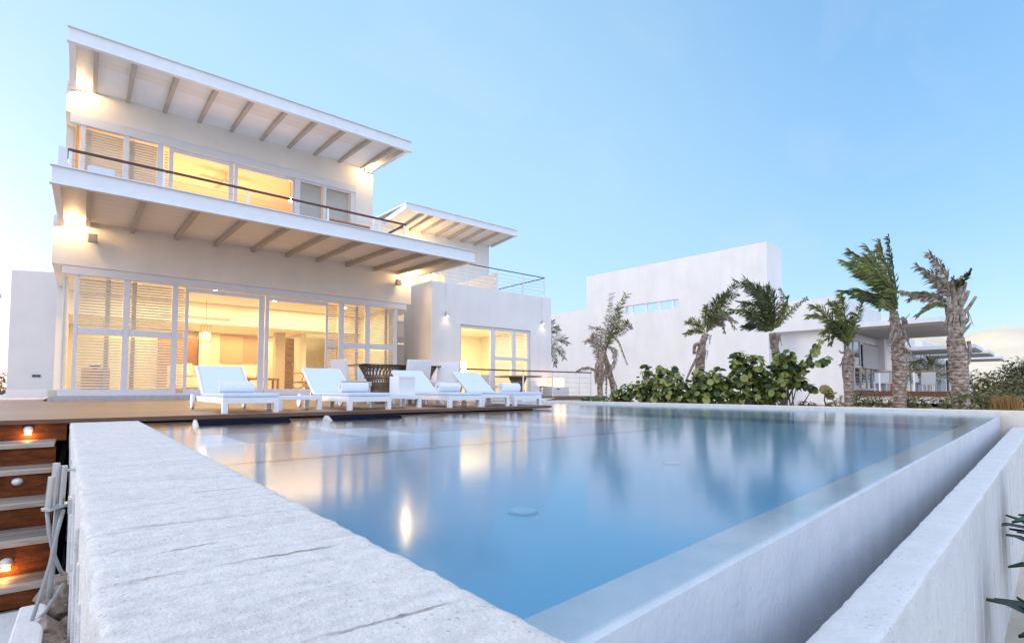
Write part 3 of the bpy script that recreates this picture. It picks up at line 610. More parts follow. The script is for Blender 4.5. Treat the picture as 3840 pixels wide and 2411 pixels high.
# canopies
def channel(parent, p0, p1, z0, z1, face, name):
    """C shaped fascia from p0 to p1 (x,y), flanges pointing along `face`"""
    (xa, ya), (xb, yb) = p0, p1; q = MB(); f = face
    if abs(xb - xa) > abs(yb - ya):
        q.box(xa, xb, ya, ya + .02, z0, z1); q.box(xa - .02, xb + .02, ya - .045, ya + .06, z1, z1 + .018); q.box(xa - .02, xb + .02, ya - .045, ya + .06, z0 - .018, z0)
    return q.build(name, PAINT, parent, bevel=.003)
def canopy(parent, x0, x1, yw, ya, zw, za, ztop, zbot, rafters, endw, name='canopy'):
    """soffit from wall (yw, zw) down to the front (ya, za); rafters hang below, ends are open lit channels"""
    q = MB(); q.hexa([(x0+.03,ya+.03,za),(x1-.03,ya+.03,za),(x1-.03,yw-.003,zw),(x0+.03,yw-.003,zw),(x0+.03,ya+.03,za+.05),(x1-.03,ya+.03,za+.05),(x1-.03,yw-.003,zw+.05),(x0+.03,yw-.003,zw+.05)])
    cn = q.build(name, SOFFIT, parent)
    q = MB(); q.box(x0, x1, ya, ya+.02, zbot, ztop); q.box(x0-.03, x1+.03, ya-.05, ya+.06, ztop, ztop+.02); q.box(x0-.03, x1+.03, ya-.05, ya+.06, zbot-.02, zbot)
    q.build('fascia', PAINT, cn, bevel=.003)
    for x in rafters:
        q = MB(); w_ = .045
        q.hexa([(x-w_,ya+.04,za-.13),(x+w_,ya+.04,za-.13),(x+w_,yw-.003,zw-.13),(x-w_,yw-.003,zw-.13),(x-w_,ya+.04,za-.002),(x+w_,ya+.04,za-.002),(x+w_,yw-.003,zw-.002),(x-w_,yw-.003,zw-.002)])
        q.build('rafter', BEAM, cn)
    for xa, xb in ((x0, x0+.02), (x1-.02, x1)):     # end beams: web and two flanges
        q = MB(); dz = zw - za
        s = 1 if xa == x0 else -1; xo = x0 if s > 0 else x1
        for z0, z1, wd in ((zbot+.004, ztop-.004, .02), (zbot+.002, zbot+.018, .12)):
            a_, b_ = sorted((xo, xo + s*wd))
            q.hexa([(a_,ya+.025,z0),(b_,ya+.025,z0),(b_,yw-.003,z0+dz),(a_,yw-.003,z0+dz),(a_,ya+.025,z1),(b_,ya+.025,z1),(b_,yw-.003,z1+dz),(a_,yw-.003,z1+dz)])
        q.build('end_beam', PAINT, cn)
    return cn
lowcan = canopy(villa, -.56, 9.27, FY, 13.0, 4.57, 4.40, 4.54, 4.21, [.0,.912,1.905,2.876,3.86,4.85,5.803,6.796,7.80,8.70], .5)
b = MB(); b.hexa([(-.5,13.07,4.46),(9.2,13.07,4.46),(9.2,16.99,4.63),(-.5,16.99,4.63),(-.5,13.07,4.54),(9.2,13.07,4.54),(9.2,16.99,4.68),(-.5,16.99,4.68)]); b.build('balcony_slab', PAINT, lowcan)
upcan = canopy(villa, -.44, 7.65, FY+.02, 14.2, 8.08, 7.86, 7.97, 7.67, [.03,.724,1.548,2.383,3.21,4.043,4.848,5.661,6.48,7.283], .45, 'roof')
b = MB(); b.hexa([(-.44,14.26,7.93),(7.65,14.26,7.93),(7.75,23.2,8.16),(-.55,23.2,8.16),(-.44,14.26,7.98),(7.65,14.26,7.98),(7.75,23.2,8.24),(-.55,23.2,8.24)]); b.build('roof_sheet', PAINT, upcan)
# wall lamps in the canopy corners
def corner_lamp(x, z, p, big):
    o = MB().box(x-.07, x+.07, FY-.10, FY-.002, z-.05, z+.05).build('wall_lamp', ALU, villa, bevel=.01)
    q = MB(); n = 10; vs = []; r_ = .052
    for j in range(7):
        a = math.pi*j/6
        for k in range(n): vs.append((x+r_*math.sin(a)*math.cos(2*math.pi*k/n), FY-.17+r_*math.sin(a)*math.sin(2*math.pi*k/n), z+r_*math.cos(a)))
    q.add(vs, [(j*n+k, j*n+(k+1)%n, (j+1)*n+(k+1)%n, (j+1)*n+k) for j in range(6) for k in range(n)]).build('bulb', BULB, o, smooth=True)
    lamp('wall_lamp_light', 'POINT', (x, FY-.42, z-.02), p, (1,.52,.16), .06)
corner_lamp(-.30, 4.45, 5, 1); corner_lamp(9.0, 4.42, 6, 1); corner_lamp(-.25, 7.96, 4.5, 1); corner_lamp(7.46, 7.93, 5, 1)
# loudspeakers on the band
for x in (.10, 8.66):
    o = MB().box(x-.10, x+.10, FY-.22, FY-.07, 4.02, 4.24).build('wall_speaker', GREYBOX, villa, bevel=.02)
    MB().box(x-.03, x+.03, FY-.07, FY-.001, 4.1, 4.16).build('speaker_bracket', GREYBOX, o)
o = MB().box(9.285, 9.33, 13.2, 13.34, 4.36, 4.48).build('security_camera', DARKMETAL, villa, bevel=.015)
# room lights
b = MB()
for x, y in ((4.97,18.66),(3.03,17.75),(1.2,18.3),(7.4,18.6)): b.tube([(x,y,3.288),(x,y,3.299)], .055, 14)
b.build('downlight', DOWNL, villa)
lamp('living_room_light', 'AREA', (2.6,19.0,3.26), 95, (1,.63,.28), 4.5, (0,0,0), 2.4)
lamp('living_room_light', 'AREA', (6.6,19.2,3.26), 78, (1,.63,.28), 3.5, (0,0,0), 2.4)
lamp('cove_light', 'AREA', (3.6,23.0,2.52), 70, (1,.72,.34), 6.0, (0,0,0), .8)
lamp('room_uplight', 'SPOT', (7.7,22.2,.45), 60, (1,.74,.36), .08, (R(165),0,0), spot=70)
lamp('upper_room_light', 'AREA', (3.2,20.0,5.0), 115, (1,.53,.25), 4.5, (math.pi,0,0), 3.5)
b = MB(); b.tube([(5.22,18.0,6.60),(5.22,18.0,6.72)], .05, 10); b.build('upper_lamp', BULB2, villa)
b = MB(); b.tube([(5.22,18.0,6.72),(5.22,18.0,7.6)], .008, 6); b.build('lamp_cord', DARKMETAL, villa)
# interior fittings
b = MB()
for k in range(5): b.box(2.0, 4.0, 20.585 - .006, 20.599, 2.725 + k*.018, 2.733 + k*.018)
b.box(1.98,4.02,20.592,20.599,2.71,2.82); b.build('air_vent', BLINDG, villa)
o = MB().box(6.56, 6.90, 22.86, 22.90, .286, 2.45).build('interior_door', OLIVEWOOD, villa); 
MB().box(6.50,6.56,22.84,22.92,.286,2.5).build('door_frame', WOOD, o); MB().box(6.84,6.86,22.82,22.86,1.25,1.4).build('handle', STEEL, o)
STONECOL = mat('pebbled_column', (.80,.72,.52), .8, .5, 30, .8, 40, c2=(.38,.30,.16), detail=2)
MB().box(5.93, 6.30, 22.0, 22.35, .286, 2.578).build('column', STONECOL, villa)
MB().box(3.50, 3.90, 23.4, 23.7, .286, 2.578).build('column', CREAM, villa)
b = MB(); b.box(2.2, 3.46, 23.5, 23.84, .286, 2.3); b.build('bookcase', WOOD, villa)

# ------------------------------------------------------------------ things seen through the glass
t = thing('wall_art', 'large tan framed panel on the back wall above the sofa', 'wall art', (5.0, 23.8, 1.4))
MB().box(4.32,5.14,23.80,23.85,1.40,2.50).build('panel', ART, t); MB().box(5.145,5.80,23.82,23.855,1.40,2.50).build('panel', mat('darker_tan_panel', (.50,.30,.18), .7, .05, 1), t)
t = thing('sofa', 'long cream sofa seen through the sliding door', 'sofa', (3.8, 21.2, .286))
SOFA = mat('cream_sofa_fabric', (.80,.74,.60), .9, .05, 10)
MB().box(2.3,5.3,20.9,21.9,.35,.72).build('seat', SOFA, t, bevel=.05); MB().box(2.3,5.3,21.5,21.9,.72,1.15).build('backrest', SOFA, t, bevel=.06)
for x in (2.3,5.1): MB().box(x,x+.2,20.9,21.5,.72,.95).build('armrest', SOFA, t, bevel=.04)
for k,(x,lb) in enumerate(((2.75,'cream cushion at the left end of the sofa'),(3.75,'cream cushion in the middle of the sofa'),(4.85,'cream cushion at the right end of the sofa'))):
    o = MB(); o.obox((x,21.38,.97),(.55,.16,.48), Matrix.Rotation(R(-14),3,'X') @ Matrix.Rotation(R(6*k-6),3,'Y'))
    tag(o.build('cushion', SOFA, bevel=.06), lb, 'cushion', 'cushions on the sofa')
t = thing('pendant_lamp', 'glowing wire cage pendant lamp hanging over the sofa', 'pendant lamp', (3.17, 20, 1.87))
b = MB(); b.tube([(3.17,20,2.43),(3.17,20,3.3)], .008, 6)
for k in range(10):
    a = 2*math.pi*k/10; b.tube([(3.17+.16*math.cos(a),20+.16*math.sin(a),1.87),(3.17+.16*math.cos(a+.5),20+.16*math.sin(a+.5),2.43)], .007, 5)
for z in (1.87,2.15,2.43): b.tube([(3.17+.16*math.cos(2*math.pi*k/16),20+.16*math.sin(2*math.pi*k/16),z) for k in range(17)], .008, 5)
b.build('cage', WOOD, t); MB().tube([(3.17,20,2.06),(3.17,20,2.2)], [.05,.06], 10).build('bulb', BULB2, t)
t = thing('coffee_table', 'low wooden table behind the first lounger, indoors', 'table', (4.7, 19, .286))
MB().box(4.2,5.2,18.7,19.4,.62,.67).build('tabletop', WOOD, t)
for x in (4.25,5.15):
    for y in (18.75,19.35): MB().box(x-.03,x+.03,y-.03,y+.03,.286,.62).build('leg', WOOD, t)
t = thing('sideboard', 'small wooden cabinet under a dark bowl behind the louvred window', 'cabinet', (.3, 19, .286))
MB().box(-.02,.62,18.8,19.2,.286,.88).build('cabinet', WOOD, t, bevel=.01); MB().box(.02,.58,18.79,18.8,.5,.52).build('handle', DARKMETAL, t)
b = MB(); b.tube([(.28,19,.885),(.28,19,.90),(.28,19,.97)], [.05,.06,.14], 16); tag(b.build('bowl', DARKMETAL), 'dark bowl on the cabinet behind the louvred window', 'bowl')
t = thing('hoop_chair', 'round hooped brown cane armchair inside the right sliding door', 'chair', (5.9, 18.5, .286))
b = MB(); b.tube([(5.72+.27*math.cos(2*math.pi*k/20),18.45,.60+.27*math.sin(2*math.pi*k/20)) for k in range(21)], .018, 6); b.tube([(6.22+.27*math.cos(2*math.pi*k/20),18.75,.60+.27*math.sin(2*math.pi*k/20)) for k in range(21)], .018, 6); b.build('hoop', WOOD, t)
MB().box(5.7,6.25,18.4,18.85,.52,.58).build('seat', WICKER, t, bevel=.02); MB().box(6.1,6.2,18.4,18.85,.58,.98).build('backrest', WICKER, t, bevel=.02)
t = thing('ceiling_fan', 'white ceiling fan turning in the upper bedroom', 'ceiling fan', (3.5, 19.5, 7.3)); t['label'] = 'ceiling fan with brown blades in the upper room'
MB().tube([(3.55,19.5,7.26),(3.55,19.5,7.38)], .11, 14).build('motor', CREAM, t); MB().tube([(3.55,19.5,7.38),(3.55,19.5,7.6)], .02, 8).build('rod', CREAM, t)
for k in range(4):
    a = R(12 + 90*k); M = Matrix.Rotation(a, 3, 'Z') @ Matrix.Rotation(R(10), 3, 'X')
    MB().obox((3.55+.45*math.cos(a),19.5+.45*math.sin(a),7.3),(.68,.12,.012),M).build('blade', BEAM, t)

# ------------------------------------------------------------------ balcony
def railing(name, label, path, zf_, zt, posts, cables, wood=RAILWOOD, group=None, ret=None, postw=.05, rail=.05):
    t = thing(name, label, 'railing', (path[0][0], path[0][1], zf_), group=group)
    b = MB()
    for (xa, ya), (xb, yb) in zip(path[:-1], path[1:]): b.bar((xa,ya,zt-rail/2),(xb,yb,zt-rail/2), rail*1.1, rail)
    b.build('handrail', wood, t, bevel=.006)
    for x, y in posts:
        MB().box(x-postw/2, x+postw/2, y-.012, y+.012, zf_, zt-rail-.001).build('post', PAINT, t)
    if cables:
        q = MB()
        for k in range(cables):
            z = zf_ + (zt - zf_ - .08) * (k + .8) / (cables + .6)
            for (xa, ya), (xb, yb) in zip(path[:-1], path[1:]): q.tube([(xa,ya,z),(xb,yb,z)], .005, 5)
        q.build('cable', STEEL, t)
    return t
railing('balcony_railing', 'dark red wooden handrail on white posts along the upper balcony', [(-.36,16.4),(-.36,14.0),(7.40,14.0),(7.40,16.0)], 4.57, 5.29,
        [(-.33,14.0),(1.30,14.0),(3.05,14.0),(5.05,14.0),(6.55,14.0),(7.36,14.0),(7.40,15.9),(-.36,16.3)], 3)
tag(MB().box(-.50,-.36,13.55,13.58,4.60,5.14).build('side_screen', ALU, bevel=.006), 'small white screen panel at the left end of the upper balcony', 'screen')
t = thing('balcony_daybed', 'white cushioned daybed on the upper balcony behind the handrail', 'daybed', (.2,15,4.62))
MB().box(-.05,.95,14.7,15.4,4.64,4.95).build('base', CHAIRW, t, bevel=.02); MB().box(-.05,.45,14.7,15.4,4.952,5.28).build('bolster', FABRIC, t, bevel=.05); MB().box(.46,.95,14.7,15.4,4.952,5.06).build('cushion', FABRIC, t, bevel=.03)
t = thing('balcony_bench', 'long brown wooden bench on the right of the upper balcony', 'bench', (6.2,15.5,4.62))
MB().box(5.60,6.85,15.3,15.7,5.33,5.41).build('seat', WOOD, t)
for x in (5.7,6.7): MB().box(x,x+.06,15.35,15.65,4.62,5.33).build('leg', WOOD, t)

# ------------------------------------------------------------------ single storey wing with roof terrace and stair tower
wing = thing('villa_wing', 'lower white wing with one lit doorway, roof terrace and stair tower, right of the villa', 'villa wing', (13.2, 17, 0))
WX0, WX1, WZ = 10.11, 16.38, 4.43
b = MB()
b.box(WX0, 11.41, 17, 17.25, .03, WZ); b.box(15.13, WX1, 17, 17.25, .03, WZ); b.box(11.41, 15.13, 17, 17.25, 2.87, WZ)
b.box(WX0, WX0+.25, 17.25, 25, .03, WZ); b.box(WX1-.25, WX1, 17.25, 25, .03, WZ); b.box(WX0+.25, WX1-.25, 22, 22.2, .03, 4.1)
b.box(9.6, 15.85, 21, 21.25, 4.12, 5.15); b.box(9.6, 11.3, 21, 21.25, 5.15, 5.80); b.box(13.2, 15.85, 21, 21.25, 5.15, 5.80); b.box(9.6, 15.85, 21, 21.25, 5.80, 7.75)
b.box(15.6, 15.85, 21.25, 26, 4.12, 7.75); b.box(9.6, 9.85, 21.25, 26, 4.12, 7.75); b.box(9.85,15.6,25.8,26,4.12,7.75)
b.build('wall', STUCCO2, wing)
b = MB(); b.box(WX0+.25, WX1-.25, 17.25, 22, 3.0, 3.1); b.box(WX0+.25, WX1-.25, 17.25, 22, 4.0, 4.10); b.build('ceiling', CEIL, wing)
b = MB(); b.box(WX0+.25, WX1-.25, 17.0, 22, .032, .06); b.build('floor', TILE, wing)
b = MB(); b.box(WX0+.26, WX0+.32, 17.3, 22, .06, 3); b.box(WX1-.32, WX1-.26, 17.3, 22, .06, 3); b.box(WX0+.32, WX1-.32, 21.9, 21.98, .06, 3); b.build('interior_wall', CREAM, wing)
MB().box(13.3, 13.36, 17.1, 20.8, 4.10, 5.19).build('terrace_wall', STUCCO, wing)
wy = 17.08
wf = frame(wing, [(11.412,11.52,wy,wy+.1,.06,2.86), (11.52,15.02,wy,wy+.1,2.74,2.86), (13.0,13.22,wy,wy+.1,.06,2.738), (15.02,15.128,wy,wy+.1,.06,2.86), (14.15,14.35,wy,wy+.1,.06,2.738),
                  (13.222,14.148,wy+.01,wy+.09,1.52,1.66), (14.352,15.018,wy+.01,wy+.09,1.52,1.66)])
pane(wf, 11.52, 13.0, .06, 2.74, wy+.05)
for a, c in ((13.222,14.148),(14.352,15.018)):
    for z0, z1 in ((.06,1.52),(1.66,2.738)): pane(wf, a, c, z0, z1, wy+.05); blind(wf, a, c, z0, z1, wy+.19)
tw = frame(wing, [(11.3,13.2,21.06,21.16,5.15,5.22),(12.45,12.55,21.065,21.155,5.215,5.8),(12.85,12.92,21.065,21.155,5.215,5.8)])
pane(tw, 11.3, 13.2, 5.22, 5.8, 21.1)
MB().box(11.0,13.4,21.6,21.63,5.0,6.0).build('curtain', CREAM, tw)
lamp('stair_light', 'AREA', (12.3,21.4,6.1), 25, (1,.66,.28), 1.8, (0,0,0), .2)
can2 = canopy(wing, 10.07, 16.02, 21, 19.0, 7.62, 7.77, 7.97, 7.70, [10.9,11.33,11.95,12.69,13.41,14.15,14.98], .4, 'roof')
b = MB(); b.hexa([(10.07,19.06,7.93),(16.02,19.06,7.93),(16.02,26.2,7.86),(9.5,26.2,7.86),(10.07,19.06,7.99),(16.02,19.06,7.99),(16.02,26.2,7.93),(9.5,26.2,7.93)]); b.build('roof_sheet', PAINT, can2)
lamp('terrace_light', 'POINT', (11.4,20.4,6.6), 35, (1,.66,.30), .1)
lamp('wing_room_light', 'AREA', (12.6,19.2,2.95), 100, (1,.77,.42), 3.2, (0,0,0), 3)
lamp('wing_room_light', 'AREA', (15.0,19.2,2.95), 24, (1,.74,.48), 1.6, (0,0,0), 3)
for x, z in ((10.75,3.2),(15.80,3.3)):
    o = MB().tube([(x,16.90,z-.09),(x,16.90,z+.09)], .055, 14).build('wall_sconce', STEEL, wing)
    MB().box(x-.03,x+.03,16.93,16.998,z-.04,z+.04).build('bracket', STEEL, o)
    MB().tube([(x,16.90,z-.098),(x,16.90,z-.091)], .03, 14).build('lens', DOWNL, o)
    MB().tube([(x-.0,16.985,z+.1),(x,16.985,WZ-.01)], .014, 6).build('conduit', PAINT, o)
    lamp('sconce_light', 'SPOT', (x,16.86,z-.12), 1.8, (1,.60,.26), .04, (R(6),0,0), spot=110)
    lamp('floor_uplight', 'SPOT', (x+.1,16.62,.12), 20, (1,.52,.18), .05, (R(168),0,0), spot=110)
railing('terrace_railing', 'wire railing with dark handrail round the roof terrace of the lower wing', [(10.6,17.12),(16.10,17.12),(16.10,20.5)], 4.43, 5.37,
        [(11.8,17.12),(13.36,17.12),(14.82,17.12),(16.07,17.12),(16.10,18.7),(16.10,20.4)], 5, wood=DARKMETAL, rail=.035)
t = thing('table_lamp', 'bright white shaded table lamp inside the lit doorway of the wing', 'table lamp', (12.45, 18.6, .06))
MB().tube([(12.55,18.6,.95),(12.55,18.6,1.5)], [.26,.20], 18).build('lamp_shade', SHADEG, t); MB().tube([(12.55,18.6,.67),(12.55,18.6,.95)], .04, 8).build('stem', STEEL, t)
t = thing('lamp_table', 'low wooden table under the white table lamp in the wing', 'table', (12.5, 18.6, .06))
MB().box(12.1,13.0,18.3,18.9,.62,.668).build('tabletop', WOOD, t)
for x in (12.15,12.95): MB().box(x-.03,x+.03,18.35,18.85,.06,.62).build('leg', WOOD, t)

# wing wall on the far left
t = thing('garden_wall', 'tall plain pale stucco end wall standing left behind the villa', 'wall', (-1.3, 24, 0))
b = MB(); b.hexa([(-1.92,24,.05),(-.70,24,.05),(-.70,30,.05),(-1.92,30,.05),(-1.92,24,4.30),(-.70,24,4.38),(-.70,30,4.38),(-1.92,30,4.30)]); b.build('wall', mat('warm_grey_stucco', (.74,.70,.68), .85, .05, 1.5, .2, 50), t)
MB().box(-1.93,-.70,23.985,23.999,.05,.30).build('skirting', STUCCO, t)
b = MB(); b.box(-1.30,-1.20,23.97,23.999,.72,.80); b.box(-1.19,-1.09,23.97,23.999,.72,.80); b.build('vent', DARKMETAL, t)
t = thing('distant_building', 'pinkish lit wall of a distant building at the far left', 'building', (-6, 42, 0))
b = MB(); b.box(-7.5,-4.15,42,46,-.1,6.1); b.build('wall', mat('pink_stucco', (.62,.40,.30), .85, .1, 2), t); MB().box(-7.6,-4.1,41.9,46.1,6.1,6.3).build('roof', STUCCO, t)

# ------------------------------------------------------------------ loungers, towels, tables
def make_lounger():
    t = thing('sun_lounger', '', 'sun lounger', group='sun loungers in a row at the pool edge')
    W = .66; q = MB()
    q.box(.05, W-.05, .002, .045, .12, .20); q.box(0, .045, .08, 2.15, .12, .20); q.box(W-.045, W, .08, 2.15, .12, .20); q.box(.046, W-.046, 2.08, 2.13, .12, .20); q.box(.046, W-.046, 1.0, 1.04, .13, .19)
    q.build('frame', PAINT, t, local=True, bevel=.004)
    for x in (0, W-.06): MB().box(x, x+.06, 0, .078, 0, .20).build('leg', PAINT, t, local=True, bevel=.004)
    MB().box(.30,.36,1.50,1.56,0.0,.119).build('leg', PAINT, t, local=True)
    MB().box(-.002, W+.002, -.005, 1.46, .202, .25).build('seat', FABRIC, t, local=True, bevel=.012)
    th = R(35); M = Matrix.Rotation(th, 3, 'X'); Lb = .74; c = Vector((W/2, 1.46, .225)) + M @ Vector((0, Lb/2, 0))
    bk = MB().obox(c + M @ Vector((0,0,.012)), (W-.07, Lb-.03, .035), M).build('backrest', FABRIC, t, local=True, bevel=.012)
    q = MB()
    for x in (.015, W-.015): q.obox(c + Vector((x - W/2, 0, 0)), (.034, Lb, .05), M)
    q.obox(c + M @ Vector((0, Lb/2-.006, 0)), (W-.066, .02, .05), M); q.build('backrest_frame', PAINT, bk, local=True, bevel=.004)
    q = MB(); q.bar((.12, 1.95, .16), (.12, 1.82, .46), .02, .02); q.bar((W-.12, 1.95, .16), (W-.12, 1.82, .46), .02, .02); q.build('support', STEEL, t, local=True)
    for x in (-.05, W+.012):
        o = MB().tube([(x, 2.06, .115), (x+.038, 2.06, .115)], .115, 28).build('wheel', PAINT, t, local=True, bevel=.006)
        MB().tube([(x-.004, 2.06, .115), (x+.042, 2.06, .115)], .03, 14).build('hub', STEEL, o, local=True)
    return t
LX = [1.352, 2.93, 4.60, 6.02]; LY = [7.24, 7.18, 7.15, 7.20]
LL = ['white sun lounger nearest the coping wall, first in the row', 'white sun lounger second from the coping wall, left of the cube lantern', 'white sun lounger right of the cube lantern, third in the row', 'white sun lounger at the right end of the deck, last in the row']
TL = ['rolled white towel on the lounger nearest the coping wall', 'rolled white towel on the second lounger, left of the cube lantern', 'rolled white towel on the third lounger, right of the cube lantern', 'rolled white towel on the lounger at the right end of the deck']
proto = make_lounger()
def roll(b, L_, r, turns=5):
    n = 90; pi_, po_ = [], []
    for k in range(n + 1):
        a = 2*math.pi*turns*k/n; rr = .014 + (r - .014)*k/n
        pi_.append((rr*math.cos(a), rr*math.sin(a)*.94)); po_.append(((rr+.0115)*math.cos(a), (rr+.0115)*math.sin(a)*.94))
    vs = []; 
    for x in (0, L_):
        for (y, z) in pi_: vs.append((x + .004*nz(y*9, z*9, x), y, z))
        for (y, z) in po_: vs.append((x + .004*nz(y*9, z*9, x), y, z))
    m = n + 1
    for k in range(n):
        b.add([], [])
    fs = []
    for k in range(n):
        fs += [(k, k+1, m+k+1, m+k), (2*m+k, 3*m+k, 3*m+k+1, 2*m+k+1), (m+k, m+k+1, 3*m+k+1, 3*m+k), (k, 2*m+k, 2*m+k+1, k+1)]
    return b.add(vs, fs)
tw0 = roll(MB(), .43, .082).build('rolled_towel', TOWEL, smooth=False)
for i in range(4):
    o = proto if i == 0 else dup(proto)
    o.location = (LX[i], LY[i], 0); o['label'] = LL[i]
    k = tw0 if i == 0 else dup(tw0)
    k.location = (LX[i] + .10 + .02*i, LY[i] + (.80,.62,.60,.62)[i], .25 + .087); k.rotation_euler = (R(40 + 70*i), 0, R((-3,4,2,-2)[i])); tag(k, TL[i], 'towel', 'rolled towels on the sun loungers')
def make_table(w_, d):
    t = thing('side_table', '', 'side table', group='white side tables between the loungers')
    MB().box(0, w_, 0, d, .148, .205).build('tabletop', PAINT, t, local=True, bevel=.005)
    for x in (0, w_-.065):
        for y in (0, d-.065): MB().box(x, x+.065, y, y+.065, 0, .147).build('leg', PAINT, t, local=True, bevel=.004)
    return t
pt = make_table(.62, .62)
for i, (x, y, lb) in enumerate(((2.12,7.70,'low white side table, bare, between the first and second loungers'),(3.67,7.50,'low white side table carrying the cube lantern'),(5.30,7.22,'low white side table, bare, between the third and last loungers'))):
    o = pt if i == 0 else dup(pt); o.location = (x, y, 0); o['label'] = lb
t = thing('cube_lantern', 'unlit white cube lantern standing on the side table between two loungers', 'lantern', (3.98, 7.72, .206))
q = MB(); x0, y0, s = 3.97, 7.70, .31; z0, z1 = .207, .515
for x in (x0, x0+s-.022):
    for y in (y0, y0+s-.022): q.box(x, x+.022, y, y+.022, z0, z1)
for z in (z0, z1-.022):
    q.box(x0+.0225, x0+s-.0225, y0+.001, y0+.021, z+.001, z+.021); q.box(x0+.0225, x0+s-.0225, y0+s-.021, y0+s-.001, z+.001, z+.021)
    q.box(x0+.001, x0+.021, y0+.0225, y0+s-.0225, z+.001, z+.021); q.box(x0+s-.021, x0+s-.001, y0+.0225, y0+s-.0225, z+.001, z+.021)
q.build('frame', PAINT, t)
q = MB(); q.box(x0+.023,x0+s-.023,y0+.008,y0+.014,z0+.022,z1-.022); q.box(x0+.023,x0+s-.023,y0+s-.014,y0+s-.008,z0+.022,z1-.022); q.box(x0+.008,x0+.014,y0+.023,y0+s-.023,z0+.022,z1-.022); q.box(x0+s-.014,x0+s-.008,y0+.023,y0+s-.023,z0+.022,z1-.022); q.box(x0+.02,x0+s-.02,y0+.02,y0+s-.02,z1-.018,z1-.012)
q.build('side_panel', LAMPSHADE, t)

# dining group
t = thing('dining_table', 'oblong smoked glass dining table on brown woven cone bases behind the loungers', 'dining table', (5.4, 10.4, 0))
MB().box(4.35,6.30,9.95,10.95,.80,.818).build('tabletop', glass('smoked_glass', (.25,.22,.20)), t, bevel=.004)
q = MB(); q.box(4.345,6.305,9.942,9.949,.798,.82); q.box(4.345,6.305,10.951,10.958,.798,.82); q.box(4.338,4.349,9.95,10.95,.798,.82); q.box(6.301,6.312,9.95,10.95,.798,.82); q.build('rim', DARKMETAL, t)
for cx in (4.95, 5.85):
    q = MB(); n = 30
    for k in range(n):
        a = 2*math.pi*k/n
        for s in (1.4, -1.4):
            q.tube([(cx+.44*math.cos(a),10.45+.40*math.sin(a),.795),(cx+.19*math.cos(a+s*.5),10.45+.19*math.sin(a+s*.5),.30),(cx+.24*math.cos(a+s*.7),10.45+.24*math.sin(a+s*.7),.0)], .012, 4, False)
    for z, r_ in ((.78,.435),(.55,.33),(.02,.24)): q.tube([(cx+r_*math.cos(2*math.pi*k/24),10.45+r_*.92*math.sin(2*math.pi*k/24),z) for k in range(25)], .014, 5)
    q.build('base', WICKER, t)
def make_chair():
    t = thing('dining_chair', '', 'chair', group='white dining chairs round the glass table')
    MB().box(-.28,.28,-.27,.27,.36,.46).build('seat', CHAIRW, t, local=True, bevel=.02)
    q = MB(); q.hexa([(-.28,-.30,.30),(.28,-.30,.30),(.28,-.20,.30),(-.28,-.20,.30),(-.28,-.39,.90),(.28,-.39,.90),(.28,-.31,.90),(-.28,-.31,.90)]); q.build('backrest', CHAIRW, t, local=True, bevel=.02)
    for x in (-.25,.20):
        for y in (-.26,.20): MB().box(x,x+.05,y,y+.05,0,.36).build('leg', PAINT, t, local=True)
    return t
pc = make_chair()
for i, (x, y, a, lb) in enumerate(((4.36,10.45,-82,'white dining chair at the left end of the glass table'), (5.28,9.72,4,'white dining chair with its back to the pool, at the front of the glass table'), (5.97,9.66,112,'white dining chair at the right end of the glass table, turned sideways'), (5.25,11.35,180,'white dining chair on the house side of the glass table'))):
    o = pc if i == 0 else dup(pc); o.location = (x, y, 0); o.rotation_euler = (0,0,R(a)); o['label'] = lb
# second dining group behind the deck railing
railing('deck_railing', 'long hardwood handrail with wires along the edge of the wing deck', [(9.0,14.0),(15.7,14.0)], .03, .985, [(9.1,14.0),(10.6,14.0),(12.1,14.0),(13.55,14.0),(15.0,14.0),(15.66,14.0)], 4, rail=.045)
t = thing('round_table', 'round wooden table behind the handrail in front of the lit doorway', 'table', (13.2, 15.6, .03))
MB().tube([(13.2,15.6,.775),(13.2,15.6,.82)], .95, 36).build('tabletop', WOOD, t); MB().tube([(13.2,15.6,.03),(13.2,15.6,.40),(13.2,15.6,.775)], [.34,.22,.36], 20).build('base', WICKER, t, smooth=True)
for x, y, a, lb in ((11.75,15.35,-80,'white chair at the left of the round wooden table'),(14.55,15.3,95,'white chair at the right of the round wooden table')):
    o = dup(pc); o.location = (x,y,.03); o.rotation_euler = (0,0,R(a)); o.scale = (.95,.95,.9); o['label'] = lb; o['group'] = 'white chairs round the wooden table'
o = MB(); o.box(14.07,14.94,14.5,15.1,.034,.40); t = thing('white_cube_seat', 'low white storage box beside the handrail under two lit lanterns', 'box', (14.5,14.8,.034)); o.build('box', CHAIRW, t, bevel=.015)
MB().box(14.25,14.42,14.49,14.499,.30,.335).build('handle', DARKMETAL, t)
for x, lb in ((14.15,'lit glowing lantern on the white box, nearer the wing door'),(14.50,'lit glowing lantern on the white box, nearer the palms')):
    t = thing('glowing_lantern', lb, 'lantern', (x+.15,14.8,.40), group='lit lanterns on the white box')
    MB().box(x+.01,x+.31,14.65,14.94,.415,.755).build('side_panel', LANTERN, t); q = MB()
    for xx in (x,x+.302):
        for yy in (14.642,14.93): q.box(xx,xx+.018,yy,yy+.018,.402,.775)
    q.box(x-.004,x+.324,14.638,14.952,.756,.78); q.box(x-.004,x+.324,14.638,14.952,.401,.413); q.build('frame', PAINT, t)
    lamp('lantern_light', 'POINT', (x+.16,14.5,.6), 1.0, (1,.55,.22), .1)

